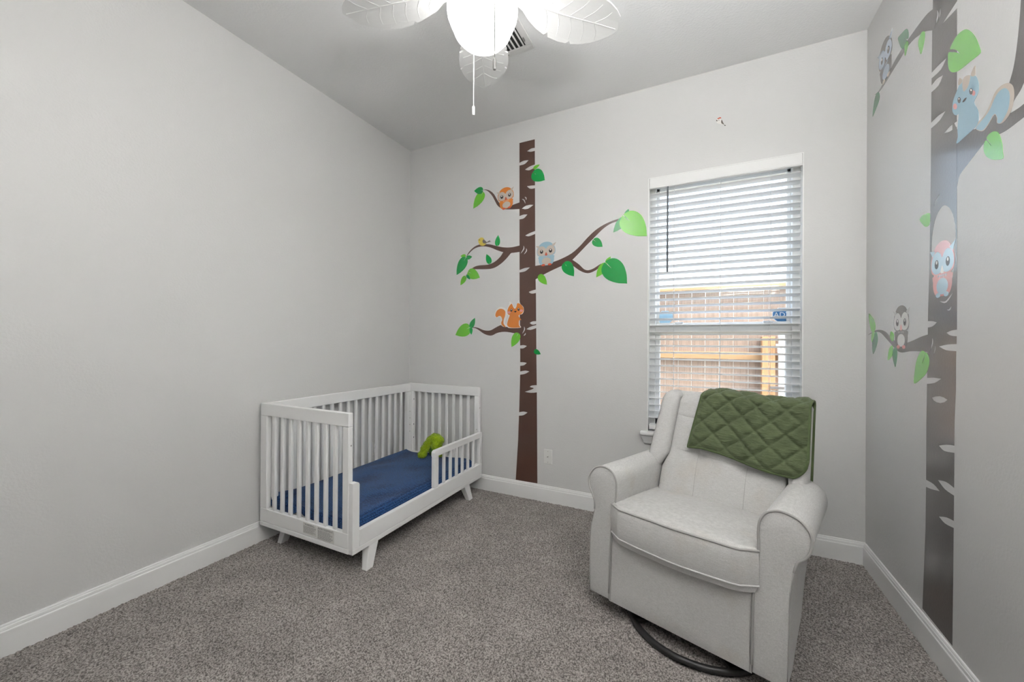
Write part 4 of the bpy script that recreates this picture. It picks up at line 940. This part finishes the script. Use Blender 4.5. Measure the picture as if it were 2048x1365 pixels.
# back: centre panel, two wings, outer shell
def lean(z): return .430+(z-.45)*.315
def backpart(name, ul, ur, zl, zh, th, fwd, tuft=None, pw=3.0, nu=30, nz_=44, cap=1.0):
    def E(i, j, sg):
        a = -1+2*i/(nu-1); s = -1+2*j/(nz_-1)
        a = math.copysign(abs(a)**.7, a); s = math.copysign(abs(s)**.75, s)
        z = zl+(zh-zl)*(s+1)/2; l = ul(z); r = ur(z)
        ed = sup(a, pw)*sup(s, 6.0)
        zz = z - .030*cap*max(0, s-.8)/.2*abs(a)**3
        v = lean(z)+.045 + (-sg)*th*.5*(.30+.70*ed) - (fwd if sg > 0 else 0)*ed
        u = l+(r-l)*(a+1)/2
        if sg > 0 and tuft: v += tuft(u, z)
        return (u, v, zz)
    mb = MB().grid(nu, nz_, lambda i, j: E(i, j, 1)).grid(nu, nz_, lambda i, j: E(i, j, -1)); n = nu*nz_
    bd = [i for i in range(nu)] + [j*nu+nu-1 for j in range(1, nz_)] + [(nz_-1)*nu+i for i in range(nu-2, -1, -1)] + [j*nu for j in range(nz_-2, 0, -1)]
    mb.f += [(bd[k], bd[(k+1) % len(bd)], bd[(k+1) % len(bd)]+n, bd[k]+n) for k in range(len(bd))]
    o = mb.build(name, m_linen, ch, 70)
    return o, (lambda u, z: lean(z)+.045-th*.5-fwd)
lu = lambda z: np.interp(z, [.45, .60, .67, .99], [.138, .145, .176, .203]); ru = lambda z: np.interp(z, [.45, .99], [.705, .690])
BTN = [(.325, .690), (.545, .672), (.335, .86), (.555, .85)]
def tuft(u, z):
    d = 0
    for bu, bz in BTN: d += .020*math.exp(-((u-bu)**2+(z-bz)**2)/.0011)
    for (b1, b2) in (((.325, .690), (.316, .46)), ((.545, .672), (.540, .46)), ((.325, .690), (.340, .98)), ((.545, .672), (.560, .98))):
        t = (u-np.interp(z, [min(b1[1], b2[1]), max(b1[1], b2[1])], [b1[0] if b1[1] < b2[1] else b2[0], b2[0] if b1[1] < b2[1] else b1[0]]))
        if min(b1[1], b2[1]) <= z <= max(b1[1], b2[1]): d += .0055*math.exp(-(t/.010)**2)
    for zr, du in ((.690, 0), (.86, 0)):
        zz = zr-.08*(u-.325)*0-.082*(u-.325)
        d += .0045*math.exp(-((z-zz)/.009)**2)
    return d
bc, bf = backpart('back_cushion', lu, ru, .440, .995, .100, .012, tuft, 5.0, 84, 90)
def surf(u, z):
    a = 2*(u-lu(z))/(ru(z)-lu(z))-1; q = 2*(z-.440)/(.995-.440)-1; ed = sup(a, 5.0)*sup(q, 6.0)
    return lean(z)+.045-.05*(.30+.70*ed)-.012*ed
for pts in ([(.320, .46), (.323, .58), (.325, .690)], [(.541, .46), (.543, .58), (.545, .672)], [(.168, .703), (.25, .698), (.325, .690)], [(.325, .690), (.43, .682), (.545, .672)], [(.545, .672), (.64, .664), (.698, .659)], [(.188, .872), (.26, .868), (.335, .860)], [(.325, .69), (.33, .78), (.335, .86)], [(.545, .672), (.55, .76), (.555, .85)]):
    q = spline(pts, False, 6)
    MB().tube([(p[0], surf(*p)+tuft(*p)-.0002, p[1]) for p in q], .0012, 5).build('tuft_seam', m_seam, bc)
for bu, bz in BTN[:3]:
    MB().lathe([(0, -.003), (.004, -.0025), (.006, 0), (.004, .0025), (0, .003)], 12).build('tuft_button', m_linen, bc, 180).matrix_local = Matrix.Translation((bu, surf(bu, bz)+tuft(bu, bz)-.0015, bz)) @ Matrix.Rotation(PI/2, 4, 'X')
wl_o = lambda z: np.interp(z, [.45, .62, .99], [.045, .066, .112]); wl_i = lambda z: np.interp(z, [.56, .61, .67, .99], [.128, .142, .180, .207])
wr_i = lambda z: np.interp(z, [.56, .64, .70, .99], [.712, .704, .696, .686]); wr_o = lambda z: np.interp(z, [.45, .99], [.776, .778])
wgL, _ = backpart('back_wing', wl_o, wl_i, .555, .992, .125, .022, None, 2.6, 20, 50, 1.2)
wgR, _ = backpart('back_wing', wr_i, wr_o, .555, .990, .125, .022, None, 2.6, 20, 50, 1.2)
def shell():
    v = []; f = []
    for z, dv0, dv1 in ((.36, .04, .10), (.60, .05, .11), (.975, .05, .105), (.985, .06, .095)):
        l, r = float(wl_o(max(z, .45)))+.012, float(wr_o(max(z, .45)))-.010
        v += [(l, lean(z)+dv0, z), (r, lean(z)+dv0, z), (r, lean(z)+dv1, z), (l, lean(z)+dv1, z)]
    for i in range(3):
        for k in range(4): f.append((i*4+k, i*4+(k+1) % 4, (i+1)*4+(k+1) % 4, (i+1)*4+k))
    f += [(0, 1, 2, 3), (12, 13, 14, 15)]
    mesh('back_shell', v, f, m_linen, ch, 40)
shell()
# swivel base
rc = (.405, .245)
MB().tube([(rc[0]+.288*math.cos(2*PI*k/72), rc[1]+.288*math.sin(2*PI*k/72), .026) for k in range(72)], .0135, 10, True).build('base_ring', m_black, ch, 180)
for k in range(2):
    a = PI/4+k*PI/2; MB().box(-.288, .288, -.020, .020, .020, .040, .003).build('base_spoke', m_black, ch).matrix_local = Matrix.Translation((rc[0], rc[1], 0)) @ Matrix.Rotation(a, 4, 'Z')
MB().lathe([(0, .03), (.05, .03), (.05, .06), (.035, .065), (.035, .10), (0, .10)], 24, (rc[0], rc[1], 0)).build('swivel_post', m_black, ch, 40)

# ------------------------------------------------------------------ quilt over the chair back
m_quilt = mat('quilt_green', srgb(85, 95, 67), .85, bump=(70, .7, .006), vary=(14, .14), sheen=.1, spec=.2, stretch=(.6, .6, 2.2)); m_bind = mat('quilt_binding', srgb(78, 92, 56), .85, vary=(30, .1)); m_stitch = mat('quilt_stitch', srgb(52, 74, 34), .9)
def quilt():
    q = empty('quilted_blanket', (CH0[0], CH0[1], 0), CTH, label='olive green diamond-quilted blanket draped over the armchair back', cat='blanket')
    nu, ns = 110, 150
    ZT = 1.003; FR = .034
    def front_v(z): return lean(z)+.045-.0625-.022-.016
    def back_v(z): return lean(z)+.045+.0625+.012
    Lf = lambda a: float(np.interp(a, [0, .12, .3, .6, .9, 1.0], [.250, .246, .256, .272, .290, .270]))
    Lb = lambda a: float(np.interp(a, [0, 1.0], [.20, .345]))
    def P(i, j, off):
        a = i/(nu-1); lf, lb = Lf(a), Lb(a); over = .150
        s = -lf + (lf+over+lb)*j/(ns-1)
        zt = ZT - .010*a + .006*math.sin(a*7)
        if s < 0:
            z = zt-.028+s*.985; v = front_v(z); t = -s/lf; nrm = Vector((0, -1, .3)).normalized()
        elif s < over:
            th = PI*s/over; vm = (front_v(zt-.028)+back_v(zt-.028))/2; hv = (back_v(zt-.028)-front_v(zt-.028))/2
            z = zt-.028+.030*math.sin(th)**.7; v = vm-hv*math.cos(th); t = 0; nrm = Vector((0, -math.cos(th), math.sin(th)+.1)).normalized()
        else:
            e = s-over; z = zt-.028-e; v = back_v(z)+.004*math.sin(a*9); t = 0; nrm = Vector((0, 1, 0))
        ub = np.interp(z, [.72, 1.0], [.286, .330]) if s < over*.5 else .33; ue = .776
        u = ub+(ue-ub)*a
        # rounded lower right corner
        if s < 0:
            c = max(0, (a-.90)/.10); lim = -lf+.055*(1-math.sqrt(max(0, 1-c*c)))
            if s < lim: z += (lim-s)*.9
        v += .006*math.sin(u*23+z*4)*(1 if s < 0 else .3)*t
        # diamond puffs
        g = .108; w1 = (u*.92+s*1.0+.02)/g; w2 = (u*.92-s*1.0)/g
        f1 = abs((w1 % 1)-.5)*2; f2 = abs((w2 % 1)-.5)*2
        puff = (1-f1**5)*(1-f2**5); h = .0150*puff + .0022*nz(u*22, s*22, 3, 8)+.0040*(1.2-puff)*nz(u*95, s*38, 1.5, 2)
        edge = min(a, 1-a)*.49; edge = min(edge, (s+lf), (over+lb-s)); h *= min(1, max(0, edge/.02))
        p = Vector((u, v, z))+nrm*(h+off)
        return tuple(p)
    mb = MB().grid(nu, ns, lambda i, j: P(i, j, 0.0)).grid(nu, ns, lambda i, j: P(i, j, -.008)); n = nu*ns
    bd = [i for i in range(nu)] + [j*nu+nu-1 for j in range(1, ns)] + [(ns-1)*nu+i for i in range(nu-2, -1, -1)] + [j*nu for j in range(ns-2, 0, -1)]
    mb.f += [(bd[k], bd[(k+1) % len(bd)], bd[(k+1) % len(bd)]+n, bd[k]+n) for k in range(len(bd))]
    mb.build('quilt_body', m_quilt, q, 75)
    MB().tube([tuple((Vector(mb.v[k])+Vector(mb.v[k+n]))/2) for k in bd], .0065, 7, True).build('binding', m_bind, q, 180)
quilt()
